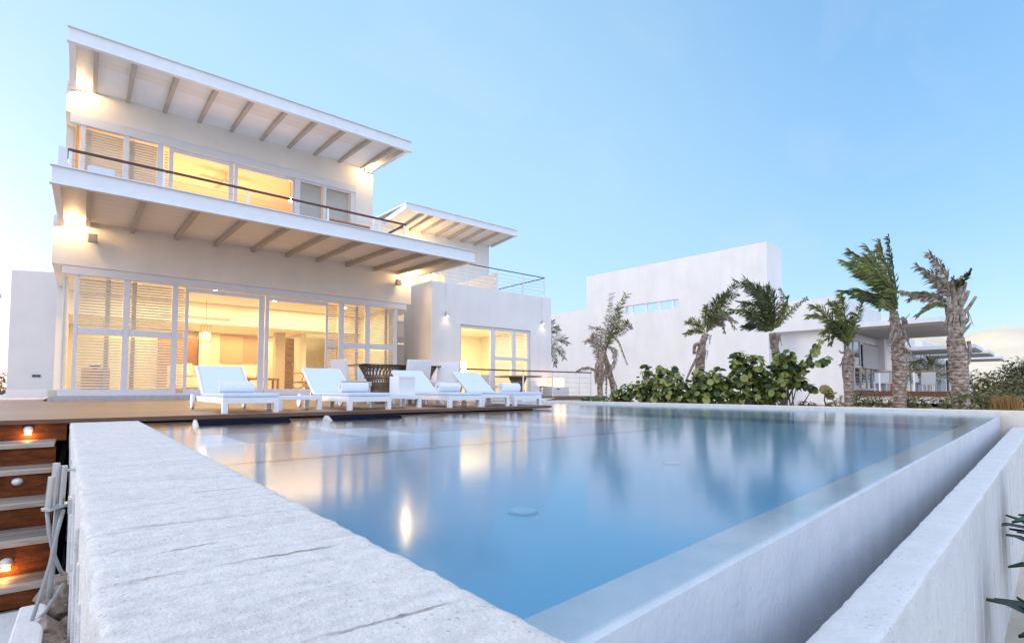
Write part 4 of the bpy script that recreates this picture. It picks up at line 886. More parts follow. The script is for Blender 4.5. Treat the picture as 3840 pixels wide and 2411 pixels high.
# ------------------------------------------------------------------ neighbouring villas (a row turned 4.3 degrees)
NA = R(4.3)
def neighbour(label, loc, full):
    t = thing('neighbour_villa', label, 'villa', loc, NA, group='white villas along the shore')
    q = MB()
    if full:
        # tall side wall with a slit opening
        q.box(0,.3,0,4.83,-.5,7.74); q.box(0,.3,8.40,11.40,-.5,7.74); q.box(0,.3,4.83,8.40,-.5,4.92); q.box(0,.3,4.83,8.40,5.44,7.74)
        q.box(0,.3,11.40,17,-.5,5.55); q.box(.3,2.09,0,.3,-.5,7.74)
        q.box(0,8,-3.19,-.004,3.12,4.58); q.box(.55,8,-3.10,-.004,-.5,3.12); q.box(.3,1.2,.3,17,-.5,4.0)
    else:
        q.box(.2,6.5,-3.0,6,-.5,4.2)
    q.build('wall', STUCCO2, t, local=True)
    if full:
        q = MB()
        for v in (5.15, 6.0, 6.9, 7.9): q.box(.06,.16,v,v+.16,4.925,5.435)
        q.build('slit_post', PAINT, t, local=True)
        q = MB(); q.hexa([(8.6,-3.0,3.3),(14,-3.0,3.3),(14,2,3.3),(8.6,2,3.3),(8.7,-2.6,4.95),(13.2,-2.6,4.15),(13.2,.5,4.15),(8.7,.5,4.95)]); q.build('roof', mat('pale_blue_roof', (.62,.68,.76), .7, .05, 3), t, local=True)
    # canopy roof on the sea side
    x1 = 7.2 if full else 4.6
    q = MB(); q.hexa([(.05,-6.70,3.10),(x1,-6.70,3.10),(x1,-3.0,3.16),(.05,-3.0,3.16),(.05,-6.70,3.2),(x1,-6.70,3.2),(x1,-3.0,3.26),(.05,-3.0,3.26)])
    cn = q.build('canopy', mat('slatted_grey_soffit', (.44,.45,.46), .7, .1, 4) if full else bpy.data.materials['slatted_grey_soffit'], t, local=True)
    q = MB(); q.box(0,x1+.05,-6.76,-6.702,3.06,3.28); q.box(0,.048,-6.70,-2.98,3.06,3.28); q.box(x1+.002,x1+.05,-6.70,-2.98,3.06,3.28); q.build('fascia', PAINT, cn, local=True, bevel=.01)
    q = MB()
    k = .35
    while k < x1:
        q.box(k,k+.08,-6.69,-3.1,3.0,3.095); k += .30
    q.build('slats', mat('grey_slat_paint', (.68,.68,.68), .6, .05, 5) if full else bpy.data.materials['grey_slat_paint'], cn, local=True)
    # glazed front
    q = MB(); gx = 6.3
    q.box(.55,gx,-3.30,-3.20,2.62,2.98)
    for x in (.55,1.5,2.7,3.9,5.1,gx-.08): q.box(x,x+.09,-3.29,-3.21,.24,2.62)
    q.box(.64,gx,-3.285,-3.215,.24,.36); q.box(.64,gx,-3.285,-3.215,1.35,1.43)
    f = q.build('window_frame', ALU, t, local=True)
    MB().box(.6,gx-.04,-3.252,-3.244,.36,2.62).build('pane', GLASSDK, f, local=True)
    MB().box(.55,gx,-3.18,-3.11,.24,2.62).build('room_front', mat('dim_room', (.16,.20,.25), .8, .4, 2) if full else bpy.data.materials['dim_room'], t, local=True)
    if full:
        MB().box(3.0,7.8,-3.35,-3.31,1.35,2.55).build('roller_blind', BLINDG, t, local=True)
    q = MB(); q.box(gx,gx+.5,-3.6,-3.0,.2,3.1); q.build('pier', STUCCO2, t, local=True)
    return t
LN = ['large white neighbouring villa with a tall blank side wall and slit window', 'second neighbouring villa whose canopy shows beyond the tallest palms', 'third neighbouring villa with low white canopy farther along', 'farthest villa whose thin white canopy ends the row']
O2 = Vector((26.4, 11.78, 0)); U = Vector((math.cos(NA), math.sin(NA), 0)); V = Vector((-math.sin(NA), math.cos(NA), 0))
neighbour(LN[0], O2, True)
for k, (du, dz) in enumerate(((13.,-.35),(22.5,-.2),(34.,-.1))): neighbour(LN[k+1], O2 + U*du + Vector((0,0,dz)), False)
# its deck, railing and furniture
def L2(u, v, z): p = O2 + U*u + V*v; return (p.x, p.y, z)
t = thing('neighbour_deck', 'raised brown timber deck in front of the large neighbouring villa', 'deck', L2(5, -5, -.3), NA)
MB().box(-5.0,6.5,-2.0,1.78,.42,.50).build('decking', DECK, t, local=True); q = MB(); q.box(-5.0,6.5,-2.05,-2.001,.33,.52); q.box(-5.05,-5.001,-2.05,1.78,.33,.52); q.build('edge_board', DECKEDGE, t, local=True)
q = MB(); q.box(-4.7,6.3,-1.8,-1.6,.02,.32); q.box(-4.9,-4.7,-1.8,1.7,.02,.32); q.build('beam', STUCCO, t, local=True)
for u in (-4.9,-1.5,2,6): MB().box(u,u+.12,-1.95,-1.83,-.2,.41).build('post', PAINT, t, local=True)
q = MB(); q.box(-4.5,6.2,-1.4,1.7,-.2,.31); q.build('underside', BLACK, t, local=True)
t = thing('neighbour_railing', 'thin brown handrail on white posts round the neighbouring deck', 'railing', L2(0, -5, .2), NA)
q = MB(); q.box(-.02,.05,-1.98,1.75,.82,.87); q.box(.051,9,-1.98,-1.92,.82,.87); q.build('handrail', WOOD, t, local=True)
for v in (-1.95,-.75,.45,1.65): MB().box(-.01,.04,v-.03,v+.03,0,.82).build('post', PAINT, t, local=True)
for u in (1.3,2.6,3.9,5.2,6.5,7.8): MB().box(u-.03,u+.03,-1.97,-1.93,0,.82).build('post', PAINT, t, local=True)
q = MB()
for k in range(5): q.box(.012,.018,-1.95,1.65,.12+.13*k,.128+.13*k); q.box(.05,8.9,-1.953,-1.947,.12+.13*k,.128+.13*k)
q.build('cable', STEEL, t, local=True)
t = thing('white_gate_posts', 'pair of tall white timber posts with steps at the near corner of the neighbouring deck', 'gate', L2(1.2,-7.4,-.2), NA)
for u in (0,.75): MB().box(u,u+.16,0,.16,0,1.25).build('post', PAINT, t, local=True)
for k in range(3): MB().box(.165,.745,-.25+.22*k,-.02+.22*k,.08+.16*k,.12+.16*k).build('tread', PAINT, t, local=True)
t = thing('picket_fence', 'white picket fence beyond the right palm, half hidden by shrubs', 'fence', L2(14.5,-9.0,-.2), NA)
q = MB(); q.box(0,10,0,.04,1.0,1.06); q.build('rail', PAINT, t, local=True)
q = MB(); u = 0
while u < 10: q.box(u,u+.14,.042,.07,0,1.0); u += .30
q.build('pickets', PAINT, t, local=True)
for u, v, a, lb in ((1.6,-4.3,100,'white chair on the neighbouring deck left of the covered table'),(4.0,-5.6,-60,'white chair on the neighbouring deck right of the second tallest palm'),(5.2,-5.3,170,'white chair on the neighbouring deck beside the dark shrub')):
    o = dup(pc); o.location = L2(u,v,.2); o.rotation_euler = (0,0,R(a)); o['label'] = lb; o['group'] = 'white chairs on the neighbouring deck'
t = thing('covered_table', 'table under a white cloth on the neighbouring deck', 'table', L2(2.7,-4.6,.2), NA)
q = MB(); q.hexa([(-.58,-.45,.02),(.58,-.45,.02),(.58,.45,.02),(-.58,.45,.02),(-.5,-.38,1.0),(.5,-.38,1.0),(.5,.38,1.0),(-.5,.38,1.0)]); q.build('tablecloth', CHAIRW, t, local=True, bevel=.03)
for u in (-.4,.35): MB().box(u,u+.05,-.3,.3,-.0,.019).build('leg', WOOD, t, local=True)
t = thing('red_planter', 'small red box planter on the neighbouring deck', 'planter', L2(1.25,-4.9,.2), NA)
MB().box(-.17,.17,-.17,.17,0,.32).build('box', mat('red_box_paint', (.45,.05,.02), .5, .2, 9), t, local=True, bevel=.02); MB().box(-.185,.185,-.185,.185,.321,.35).build('rim', mat('orange_rim', (.6,.14,.05), .5, .2, 9), t, local=True)

# ------------------------------------------------------------------ palms, sea grape, bushes
RV = Vector((math.cos(R(39.6)), -math.sin(R(39.6)), 0)); FV = Vector((math.sin(R(39.6)), math.cos(R(39.6)), 0))   # along-shore wind direction is -RV
GREEN = leafmat('palm_green', (.05,.08,.012), (.34,.36,.075), .4, .35)
OLIVE = leafmat('palm_olive', (.11,.12,.03), (.40,.38,.12), .45, .35)
DARKG = leafmat('palm_dark_green', (.018,.03,.010), (.14,.16,.045), .45, .25)
DEAD = leafmat('dry_frond', (.15,.10,.06), (.52,.42,.31), .8, .15)
FIBRE = mat('palm_fibre', (.52,.43,.35), .9, .4, 14, .6, 40, c2=(.16,.10,.07))
RUSTF = mat('rusty_fibre', (.26,.10,.03), .9, .4, 14, .6, 40, c2=(.09,.035,.015))
def trunkmat():
    m = mat('palm_trunk', (.64,.53,.42), .9, .3, 11, .7, 40, c2=(.20,.12,.075)); nt = m.node_tree; L = nt.links.new; b = nt.nodes['Principled BSDF']
    tc = nn(nt,'ShaderNodeTexCoord'); wv = nn(nt,'ShaderNodeTexWave'); wv.bands_direction = 'Z'; wv.inputs['Scale'].default_value = 5.0; wv.inputs['Distortion'].default_value = 7; wv.inputs['Detail'].default_value = 4; wv.inputs['Detail Scale'].default_value = 2.5
    L(tc.outputs['Object'], wv.inputs['Vector']); old = b.inputs['Normal'].links[0].from_socket
    bp = nn(nt,'ShaderNodeBump'); bp.inputs['Strength'].default_value = .5; bp.inputs['Distance'].default_value = .012; L(wv.outputs['Fac'], bp.inputs['Height']); L(old, bp.inputs['Normal']); L(bp.outputs[0], b.inputs['Normal'])
    bc = b.inputs['Base Color'].links[0].from_socket; mx = nn(nt,'ShaderNodeMix', data_type='RGBA', blend_type='MULTIPLY'); r = nn(nt,'ShaderNodeValToRGB'); r.color_ramp.elements[0].color = (.35,.24,.18,1); r.color_ramp.elements[0].position = .05; r.color_ramp.elements[1].position = .35; r.color_ramp.elements[1].color = (1,1,1,1)
    L(wv.outputs['Fac'], r.inputs[0]); mx.inputs[0].default_value = .8; L(bc, mx.inputs[6]); L(r.outputs[0], mx.inputs[7]); L(mx.outputs[2], b.inputs['Base Color'])
    return m
TRUNK = trunkmat()
def spline(pts, n):
    pts = [Vector(p) for p in pts]
    if len(pts) == 2: return [pts[0].lerp(pts[1], k/n) for k in range(n+1)]
    P_ = [pts[0]*2-pts[1]] + pts + [pts[-1]*2-pts[-2]]; out = []; m = len(pts) - 1
    for k in range(n + 1):
        u = k/n*m; i = min(int(u), m-1); t = u - i; a, b, c, d = P_[i:i+4]
        out.append(.5*((2*b)+(c-a)*t+(2*a-5*b+4*c-d)*t*t+(3*b-a-3*c+d)*t*t*t))
    return out
def frond(leaf, stem, pts, ll, pairs, wind, droop, rng, sides=(-1,1), w_=.024):
    cur = spline(pts, pairs)
    stem.tube(cur[::2] if len(cur) > 12 else cur, [max(.004, .020*(1-k/len(cur[::2] if len(cur)>12 else cur))) for k in range(len(cur[::2] if len(cur)>12 else cur))], 5)
    for k in range(2, len(cur)):
        t = k/len(cur); d = (cur[k]-cur[k-1]).normalized()
        env = (.35+.65*math.sin(math.pi*min(1,t*1.15)**.8)) if t < .87 else .6
        for s in sides:
            for rep in range(2 if k % 3 else 1):
                side = (d.cross(FV)*s*(.9 if rep==0 else .55) + FV*rng.uniform(-.8,.8)).normalized()
                dr = (d*rng.uniform(.45,.9) + side*.75 - RV*wind*rng.uniform(.6,1.3) + Vector((0,0,-droop*rng.uniform(.3,1)))).normalized()
                l_ = ll*env*rng.uniform(.7,1.12); p0 = cur[k] + d*rng.uniform(-.02,.02)
                p1 = p0 + dr*l_*.55; p2 = p1 + (dr + Vector((0,0,-droop*.9)) - RV*wind*.5).normalized()*l_*.5
                wv = dr.cross(FV + RV*rng.uniform(-.5,.5)).normalized()*w_*.5*rng.uniform(.7,1.2)
                leaf.add([p0-wv*.4,p0+wv*.4,p1+wv,p1-wv,p2], [(0,1,2,3),(3,2,4)])
def palm(name, label, base, s, org, trunk, fronds, wind=.5, seed=1, skirt=(), leafm=GREEN, stubs=(), pairs=34, group='wind blown palms beyond the pool'):
    """trunk: (u, v, radius), fronds: (material key, curve, leaflet length); u/v are drawing units of size s metres, org the foot"""
    rng = random.Random(seed); base = Vector(base)
    def W(p, dep=0): return base + RV*((p[0]-org[0])*s) + Vector((0,0,(org[1]-p[1])*s)) + FV*dep
    t = thing(name, label, 'palm tree', base, group=group)
    th = base.dot(FV) / math.hypot(base.x, base.y)   # true girth of a trunk seen well off the lens axis
    cs = spline([(p[0],p[1],p[2]*th) for p in trunk], 64)
    q = MB(); ring = []
    q.tube([W(p) for p in cs], [p[2]*s*(1+.035*rng.uniform(-1,1)) for k, p in enumerate(cs)], 16)
    q.v = [tuple(Vector(v)+Vector((nz(v[0]*9,v[1]*9,v[2]*9),nz(v[2]*9,v[0]*9,v[1]*9),0))*.014) for v in q.v]
    q.build('trunk', TRUNK, t, smooth=True)
    leafs = {}; stems = {}
    for key, pts, ll in fronds:
        lm = leafs.setdefault(key, MB()); st = stems.setdefault(key, MB())
        dep = rng.uniform(-.5,.5); n = len(pts)
        frond(lm, st, [W(p, dep*i/(n-1)) for i, p in enumerate(pts)], ll*s, pairs if key != 'thin' else pairs//2, wind if key != 'dead' else wind*.8, .25 if key != 'dead' else .5, rng)
    for key in leafs:
        m = {'g': leafm, 'o': OLIVE, 'd': DARKG, 'dead': DEAD, 'thin': DEAD}[key]
        c = leafs[key].build('fronds' if key in 'god' else 'dry_fronds', m, t, fixn=False); 
        stems[key].build('frond_stalks', OLIVE if key in 'god' else FIBRE, c)
    q = MB()
    for pts, r0, r1 in skirt:     # dead leaf bases hugging the trunk
        cur = spline([W(p, rng.uniform(-.10,.02) - .02) for p in pts], 8)
        q.tube(cur, [(r0*s + (r1-r0)*s*k/8)*th*.8 for k in range(9)], 6)
    for k in range(int(len(skirt)*2.5)):  # loose fibre strands
        pts, r0, r1 = rng.choice(skirt); a = W(pts[0]) + RV*rng.uniform(-1,1)*r0*s*1.6 + FV*rng.uniform(-.12,.02); b_ = a + RV*rng.uniform(-.14,.10) + Vector((0,0,-rng.uniform(.08,.32)))
        wv = RV*rng.uniform(.006,.02); q.add([a-wv,a+wv,b_+wv*.5,b_-wv*.4], [(0,1,2,3)])
    if skirt: q.build('leaf_sheaths', FIBRE, t)
    if stubs:
        q = MB()
        for p0, p1, r0, r1 in stubs: q.tube([W(p0,-.03),W(((p0[0]+p1[0])/2,(p0[1]+p1[1])/2),-.05),W(p1,-.04)], [r0*s,(r0+r1)*.5*s,r1*s], 7)
        q.build('cut_stalks', FIBRE, t)
    return t
def sc_(x, y): return (Vector((x,y,0)).dot(FV))/1950/2.1
palm('palm_tree', 'slim ragged palm at the left of the shrubs, mostly dry brown fronds', (13.0,11.2,-.43), sc_(13,11.2), (225,1310),
     [(225,1330,24),(223,1200,23),(218,1080,24),(212,960,30),(235,890,22),(270,800,16)],
     [('dead',[(240,900),(265,720),(290,560),(308,395)],60),('o',[(270,800),(320,640),(370,500),(415,405)],75),('d',[(270,830),(310,700),(350,590),(372,500)],70),('o',[(270,820),(330,690),(400,620),(425,610)],60),('dead',[(215,930),(195,800),(170,740),(120,750)],55),
      ('dead',[(200,990),(130,965),(60,980),(25,1000)],30),('dead',[(215,900),(205,780),(180,700),(165,730)],50),('dead',[(280,800),(330,830),(320,930),(265,1030)],50),('g',[(300,700),(360,760),(390,860),(410,940)],18),('dead',[(250,880),(230,760),(235,660),(160,640)],55),('dead',[(290,720),(370,690),(440,640),(450,660)],50)],
     .2, 11, [([(205,930),(180,1000),(185,1090)],16,7),([(235,930),(245,1010),(225,1090)],18,8),([(215,950),(208,1040),(200,1110)],18,8)], OLIVE)
palm('dead_palm', 'bent grey dead palm hanging its withered fronds just right of the slim ragged palm', (13.8,11.3,-.4), sc_(13.8,11.3), (455,1310),
     [(455,1320,15),(445,1150,18),(420,1000,22),(392,920,22),(372,800,9)],
     [('dead',[(395,940),(375,1050),(345,1150),(325,1210)],26),('dead',[(400,950),(398,1060),(396,1150),(398,1210)],24),('dead',[(420,970),(440,1060),(460,1120),(470,1180)],30),('dead',[(390,930),(360,920),(345,950),(340,960)],26)],
     .05, 12, [([(395,920),(390,1000),(385,1080)],14,6),([(415,950),(430,1040),(440,1120)],18,8)], DARKG, pairs=18)
palm('palm_tree', 'leaning palm with dark glossy crown above the middle of the shrubs', (13.0,7.75,-.35), sc_(13,7.75), (1000,1395),
     [(992,1400,34),(1005,1200,36),(1022,1050,38),(1030,940,36),(1045,850,30),(1078,770,22)],
     [('d',[(1080,760),(1120,600),(1190,490),(1262,410)],75),('d',[(1085,750),(1140,620),(1215,520),(1290,445)],70),('g',[(1085,760),(1130,640),(1200,540),(1270,470)],70),('d',[(1080,740),(1130,560),(1170,500),(1215,470)],70),('o',[(1070,750),(1040,690),(1000,660),(970,660)],60),('o',[(1065,760),(1020,740),(990,740),(955,760)],55),('o',[(1070,720),(1060,640),(1055,590),(1050,560)],50),
      ('dead',[(1090,740),(1160,660),(1210,650),(1250,740)],45),('dead',[(1090,750),(1150,690),(1190,700),(1195,760)],40),('dead',[(1095,730),(1170,640),(1225,650),(1262,690)],45),('d',[(1090,730),(1150,650),(1220,600),(1260,610)],55)],
     .1, 13, [([(1050,850),(985,860),(975,930)],26,14),([(1020,920),(960,1020),(905,1150)],22,8),([(1040,880),(1010,980),(985,1100)],30,14),([(1050,900),(1045,1000),(1030,1110)],30,14),([(1080,780),(1045,830),(1035,900)],24,14)], GREEN)
palm('palm_tree', 'palm with a wide dark windswept crown in front of the tall wall corner', (13.0,5.5,-.3), sc_(13,5.5), (1705,1400),
     [(1712,1410,30),(1708,1300,30),(1690,1120,34),(1668,980,34),(1648,860,32),(1640,770,34)],
     [('d',[(1640,740),(1590,560),(1480,420),(1330,380)],120),('d',[(1640,740),(1600,580),(1510,470),(1400,440)],110),('d',[(1640,740),(1570,610),(1450,550),(1360,540)],110),('g',[(1635,740),(1560,650),(1430,600),(1290,590)],95),('d',[(1640,740),(1610,560),(1540,420),(1450,345)],110),('g',[(1640,730),(1630,560),(1590,440),(1500,360)],110),('d',[(1645,730),(1650,580),(1620,460),(1590,400)],90),
      ('d',[(1630,740),(1540,690),(1450,640),(1400,620)],90),('d',[(1630,745),(1560,700),(1510,690),(1470,700)],80),('g',[(1660,720),(1740,640),(1830,550),(1930,480)],42),('thin',[(1660,700),(1700,600),(1700,500),(1660,430)],55),('o',[(1655,720),(1690,620),(1700,560),(1690,500)],50)],
     .35, 14, [([(1640,770),(1605,790),(1610,840)],20,10),([(1640,780),(1650,830),(1620,880)],30,16),([(1660,770),(1670,830),(1660,880)],22,12)], GREEN, pairs=40)
palm('palm_tree', 'short bushy bright green palm at the left corner of the neighbouring deck', (11.3,3.57,-.12), sc_(11.3,3.57), (590,1420),
     [(590,1440,36),(592,1320,37),(592,1180,40),(588,1080,48),(592,990,34),(598,930,18)],
     [('o',[(598,930),(600,760),(592,640),(588,535)],60),('g',[(600,900),(630,760),(650,640),(668,525)],60),('g',[(595,900),(560,740),(520,610),(480,520)],85),('o',[(595,900),(540,740),(460,660),(380,650)],85),('g',[(595,890),(560,760),(490,600),(440,560)],85),('d',[(595,890),(530,790),(450,740),(395,860)],70),('g',[(595,880),(550,800),(480,760),(430,800)],75),('d',[(600,900),(570,840),(520,800),(480,890)],55),('d',[(600,880),(620,800),(640,720),(655,650)],55),('g',[(596,880),(575,700),(545,580),(520,545)],70)],
     .3, 15, [([(590,940),(550,960),(510,945)],16,7),([(592,960),(560,1020),(540,1100)],26,14),([(610,960),(615,1040),(560,1090)],24,12),([(580,1000),(540,1040),(490,1060)],14,5),([(600,1000),(600,1080),(580,1140)],30,18),([(560,1000),(552,1080),(560,1150)],24,14)], GREEN)
palm('palm_tree', 'tallest palm, its long green fronds blown hard to one side', (11.5,2.82,-.1), sc_(11.5,2.82), (1005,1430),
     [(1005,1450,56),(1008,1300,57),(1014,1150,60),(1012,1000,58),(1005,860,50),(995,740,44),(985,640,34)],
     [('o',[(1005,620),(985,420),(930,240),(880,90)],120),('d',[(1010,600),(990,400),(950,220),(925,70)],70),('g',[(1005,610),(930,420),(800,270),(670,160)],130),('g',[(1000,620),(900,460),(740,340),(560,285)],130),('o',[(1000,600),(930,380),(830,220),(770,150)],130),('g',[(1000,630),(900,540),(790,470),(670,460)],110),('d',[(1000,630),(890,560),(800,540),(690,545)],100),('g',[(995,640),(910,590),(850,590),(800,630)],90),
      ('d',[(1015,620),(1020,520),(990,420),(950,340)],90),('g',[(1000,600),(950,470),(860,380),(760,330)],120),('d',[(1000,620),(940,540),(880,500),(800,480)],100),('o',[(1005,600),(960,400),(880,260),(830,190)],125),('g',[(1000,610),(880,420),(720,300),(600,250)],120)],
     .75, 16, [([(990,720),(940,790),(920,870)],26,14),([(1020,700),(1060,740),(1000,800)],26,14),([(1000,760),(960,830),(930,920)],30,16),([(1030,800),(1060,840),(1070,930)],20,8),([(1060,850),(1000,920),(930,970)],22,12),([(1070,960),(1020,930),(950,900)],20,10),([(1060,960),(1010,1010),(950,1070)],22,10),([(1060,720),(1085,690),(1105,660)],8,3),([(985,660),(955,690),(950,760)],22,14)], GREEN, pairs=42)
palm('palm_tree', 'thick trunked palm at the right with sawn frond stubs and dry crown', (11.2,1.92,-.1), sc_(11.2,1.92), (1490,1445),
     [(1500,1460,76),(1495,1250,78),(1492,1080,80),(1482,920,76),(1468,800,60),(1462,680,58),(1455,580,48)],
     [('dead',[(1440,560),(1400,400),(1310,280),(1215,205)],110),('dead',[(1440,540),(1390,420),(1330,340),(1240,270)],105),('dead',[(1430,520),(1380,440),(1320,400),(1250,380)],90),('o',[(1430,560),(1320,500),(1220,470),(1110,425)],60),('dead',[(1430,560),(1340,520),(1240,510),(1130,480)],75),('g',[(1435,600),(1360,580),(1280,610),(1210,670)],60),('dead',[(1440,560),(1370,500),(1300,480),(1240,520)],70),('d',[(1490,480),(1500,420),(1500,370),(1480,345)],45),('d',[(1500,480),(1520,430),(1535,390),(1545,360)],45)],
     .55, 17, [([(1440,620),(1420,740),(1430,820)],26,20),([(1490,620),(1500,740),(1480,830)],34,24),([(1470,600),(1465,720),(1480,800)],36,26),([(1520,640),(1510,760),(1500,850)],26,18),([(1420,680),(1395,760),(1400,840)],18,10),([(1545,880),(1540,960),(1530,1060)],22,14),([(1430,840),(1440,900),(1450,960)],40,26)], OLIVE,
     stubs=[((1470,600),(1440,400),20,16),((1490,560),(1530,360),20,12),((1500,580),(1560,410),18,12),((1500,620),(1580,480),22,12),((1520,680),(1635,525),16,10),((1430,640),(1405,530),18,14),((1410,700),(1370,740),12,8),((1540,740),(1555,700),14,14),((1530,800),(1590,730),14,4),((1395,790),(1370,730),10,5)], pairs=36)
palm('palm_tree', 'small dark palm crown showing behind the right corner of the wing', (17.95,18.9,-.2), .010, (0,0),
     [(0,0,9),(5,-130,8),(0,-250,8)],
     [('d',[(0,-250),(15,-330),(40,-350),(60,-360)],40),('d',[(0,-250),(40,-300),(75,-300),(100,-275)],40),('d',[(0,-250),(40,-260),(70,-240),(85,-205)],40),('d',[(0,-250),(-40,-310),(-70,-310),(-90,-280)],40),('d',[(0,-250),(5,-310),(20,-370),(22,-390)],40),('d',[(0,-250),(25,-240),(40,-200),(40,-170)],36)], .1, 18, (), DARKG, pairs=24)
for i, (u, v, h, lb) in enumerate(((12.5,-4.6,2.2,'dark palm silhouette under the second neighbouring canopy'),(24.,-8.5,1.9,'dark palm in front of the farthest canopies'),(27.,-9.,2.2,'dark bushy palm below the dune, rightmost in the distance'))):
    p = O2 + U*u + V*v; s = .012; H_ = h/s
    palm('palm_tree', lb, (p.x,p.y,-.3), s, (0,0), [(0,0,12),(4,-H_*.4,11),(0,-H_*.72,10)],
         [('d',[(0,-H_*.7),(30*math.cos(a)*1.2,-H_*.72-55*math.sin(a)),(75*math.cos(a),-H_*.72-70*math.sin(a)),(110*math.cos(a),-H_*.72-50*math.sin(a))],52) for a in (R(10),R(45),R(80),R(115),R(150),R(178),R(62),R(100),R(-18),R(198))], .25, 30+i, (), DARKG, pairs=22, group='distant palms among the villas')

GRAPE = leafmat('sea_grape_leaf', (.020,.036,.008), (.40,.43,.11), .4, .2, 3.)
e_ = [n for n in GRAPE.node_tree.nodes if n.type == 'VALTORGB'][0].color_ramp.elements; e_[1].position = .74; k_ = e_.new(.88); k_.color = (.50,.34,.10,1); k_ = e_.new(.5); k_.color = (.11,.15,.03,1)
STEM = mat('brown_stem', (.12,.08,.05), .8, .3, 20)
def shrub(name, label, base, blobs, n, lr, seed, m=GRAPE, arms=(), round_=True, group=None, cat='shrub', axisy=.5):
    """blobs: (offset along RV, height, radius); leaves spread on and in the blobs with twigs to the foot"""
    rng = random.Random(seed); base = Vector(base); t = thing(name, label, cat, base, group=group); lf = MB(); st = MB()
    def leaf(p, r_, nrm):
        nrm = nrm.normalized(); a = nrm.cross(Vector((rng.uniform(-1,1),rng.uniform(-1,1),rng.uniform(-1,1)))).normalized(); b_ = nrm.cross(a)
        k = 9 if round_ else 5; el = rng.uniform(.85,1.0) if round_ else .38; cup = rng.uniform(.0,.22)*r_
        vs = [p - nrm*cup] + [p + a*r_*math.cos(2*math.pi*i/k) + b_*r_*el*math.sin(2*math.pi*i/k) for i in range(k)]
        lf.add(vs, [(0,1+i,1+(i+1)%k) for i in range(k)])
    tot = sum(b[2]**2 for b in blobs)
    for (u, z, r_) in blobs:
        c = base + RV*u + Vector((0,0,z)); foot = base + RV*u*.35 + FV*rng.uniform(-.2,.2)
        st.tube(spline([foot, foot.lerp(c,.5)+RV*rng.uniform(-.08,.08), c], 6), [.018,.016,.014,.012,.01,.008,.006], 6)
        for k in range(max(6, int(n*r_*r_/tot))):
            d = Vector((rng.gauss(0,1),rng.gauss(0,1),rng.gauss(0,1))).normalized()
            rad = r_*rng.uniform(.35,1.02)**.6
            p = c + RV*d.x*rad + FV*d.y*rad*(axisy/.5) + Vector((0,0,d.z*rad))
            if p.z < base.z - .02: continue
            nr = Vector((0,0,.55)) + (RV*d.x + FV*d.y + Vector((0,0,d.z)))*.7 + Vector((rng.uniform(-.8,.8),rng.uniform(-.8,.8),rng.uniform(-.5,.8))) - FV*.25
            leaf(p, lr*rng.uniform(.6,1.15), nr)
            if k % 9 == 0: st.tube([c, p], [.007,.004], 4, False)
    for pts in arms:
        cur = spline([base + RV*u + Vector((0,0,z)) for u, z in pts], 14)
        st.tube(cur, [.022-.001*k for k in range(15)], 6)
        for k in range(3, 15):
            for j in range(3):
                d = Vector((rng.uniform(-1,1),rng.uniform(-1,1),rng.uniform(-.6,1))).normalized()
                leaf(cur[k]+d*lr*.9, lr*rng.uniform(.6,1.0), d + Vector((0,0,.5)) - FV*.5)
    lf.build('leaves', m, t, fixn=False); st.build('stems', STEM, t)
    return t
def at(px, d): return FV*d + RV*((px-1920)/1950*d)
def blobs(px0, py0, d, lst): s = d/1950; return [((x-px0)*s, (py0-y)*s, r_*s) for x, y, r_ in lst]
def base(px, d, z=-.2): p = at(px, d); return (p.x, p.y, z)
GR = 'sea grape shrubs along the far coping'
d = 13.4; f0 = 1460 + (.3+.2)/d*1950
shrub('sea_grape', 'dense dark sea grape shrub at the left end of the hedge beside the slim palm', base(2400,d), blobs(2400,f0,d,[(2315,1485,24),(2350,1470,32),(2400,1450,38),(2450,1430,40),(2420,1485,42),(2350,1502,30),(2470,1480,44),(2425,1402,20)]), 520, .066, 21, group=GR)
d = 12.8; f0 = 1460 + .5/d*1950
shrub('sea_grape', 'middle sea grape shrub with big pale round leaves on top', base(2520,d), blobs(2520,f0,d,[(2490,1430,42),(2530,1438,46),(2580,1470,48),(2500,1480,60),(2550,1490,50),(2420,1385,22),(2485,1390,26),(2520,1395,26),(2600,1500,40)]), 430, .082, 22, group=GR)
d = 12.2; f0 = 1460 + .5/d*1950
shrub('sea_grape', 'sea grape shrub at the foot of the leaning palm', base(2660,d), blobs(2660,f0,d,[(2625,1400,26),(2640,1430,45),(2690,1450,45),(2690,1400,28),(2620,1480,45),(2680,1495,45),(2720,1440,34),(2640,1500,40)]), 330, .085, 23, group=GR)
d = 12.0; f0 = 1460 + .5/d*1950
shrub('sea_grape', 'tallest sea grape shrub with a sprig rising above it', base(2800,d), blobs(2800,f0,d,[(2755,1360,30),(2760,1330,16),(2800,1350,36),(2840,1375,40),(2780,1410,55),(2850,1420,50),(2870,1460,48),(2770,1470,45),(2830,1480,45),(2735,1490,30),(2900,1390,26)]), 470, .086, 24, group=GR)
d = 11.6; f0 = 1460 + .5/d*1950
s_ = d/1950
shrub('sea_grape', 'open sea grape shrub with two long leafy arms reaching right', base(2950,d), blobs(2950,f0,d,[(2930,1345,32),(2960,1340,30),(2945,1375,42),(2985,1390,40),(2930,1420,44),(2990,1430,36),(2910,1470,40),(2890,1500,30),(3045,1455,14)]), 330, .083, 25, group=GR,
      arms=[[((x-2950)*s_,(f0-y)*s_) for x,y in p] for p in ([(2960,1430),(3010,1370),(3050,1330),(3075,1285)],[(2990,1400),(3030,1372),(3070,1365),(3115,1348)],[(2950,1500),(2985,1440),(3015,1450),(3050,1460)])])
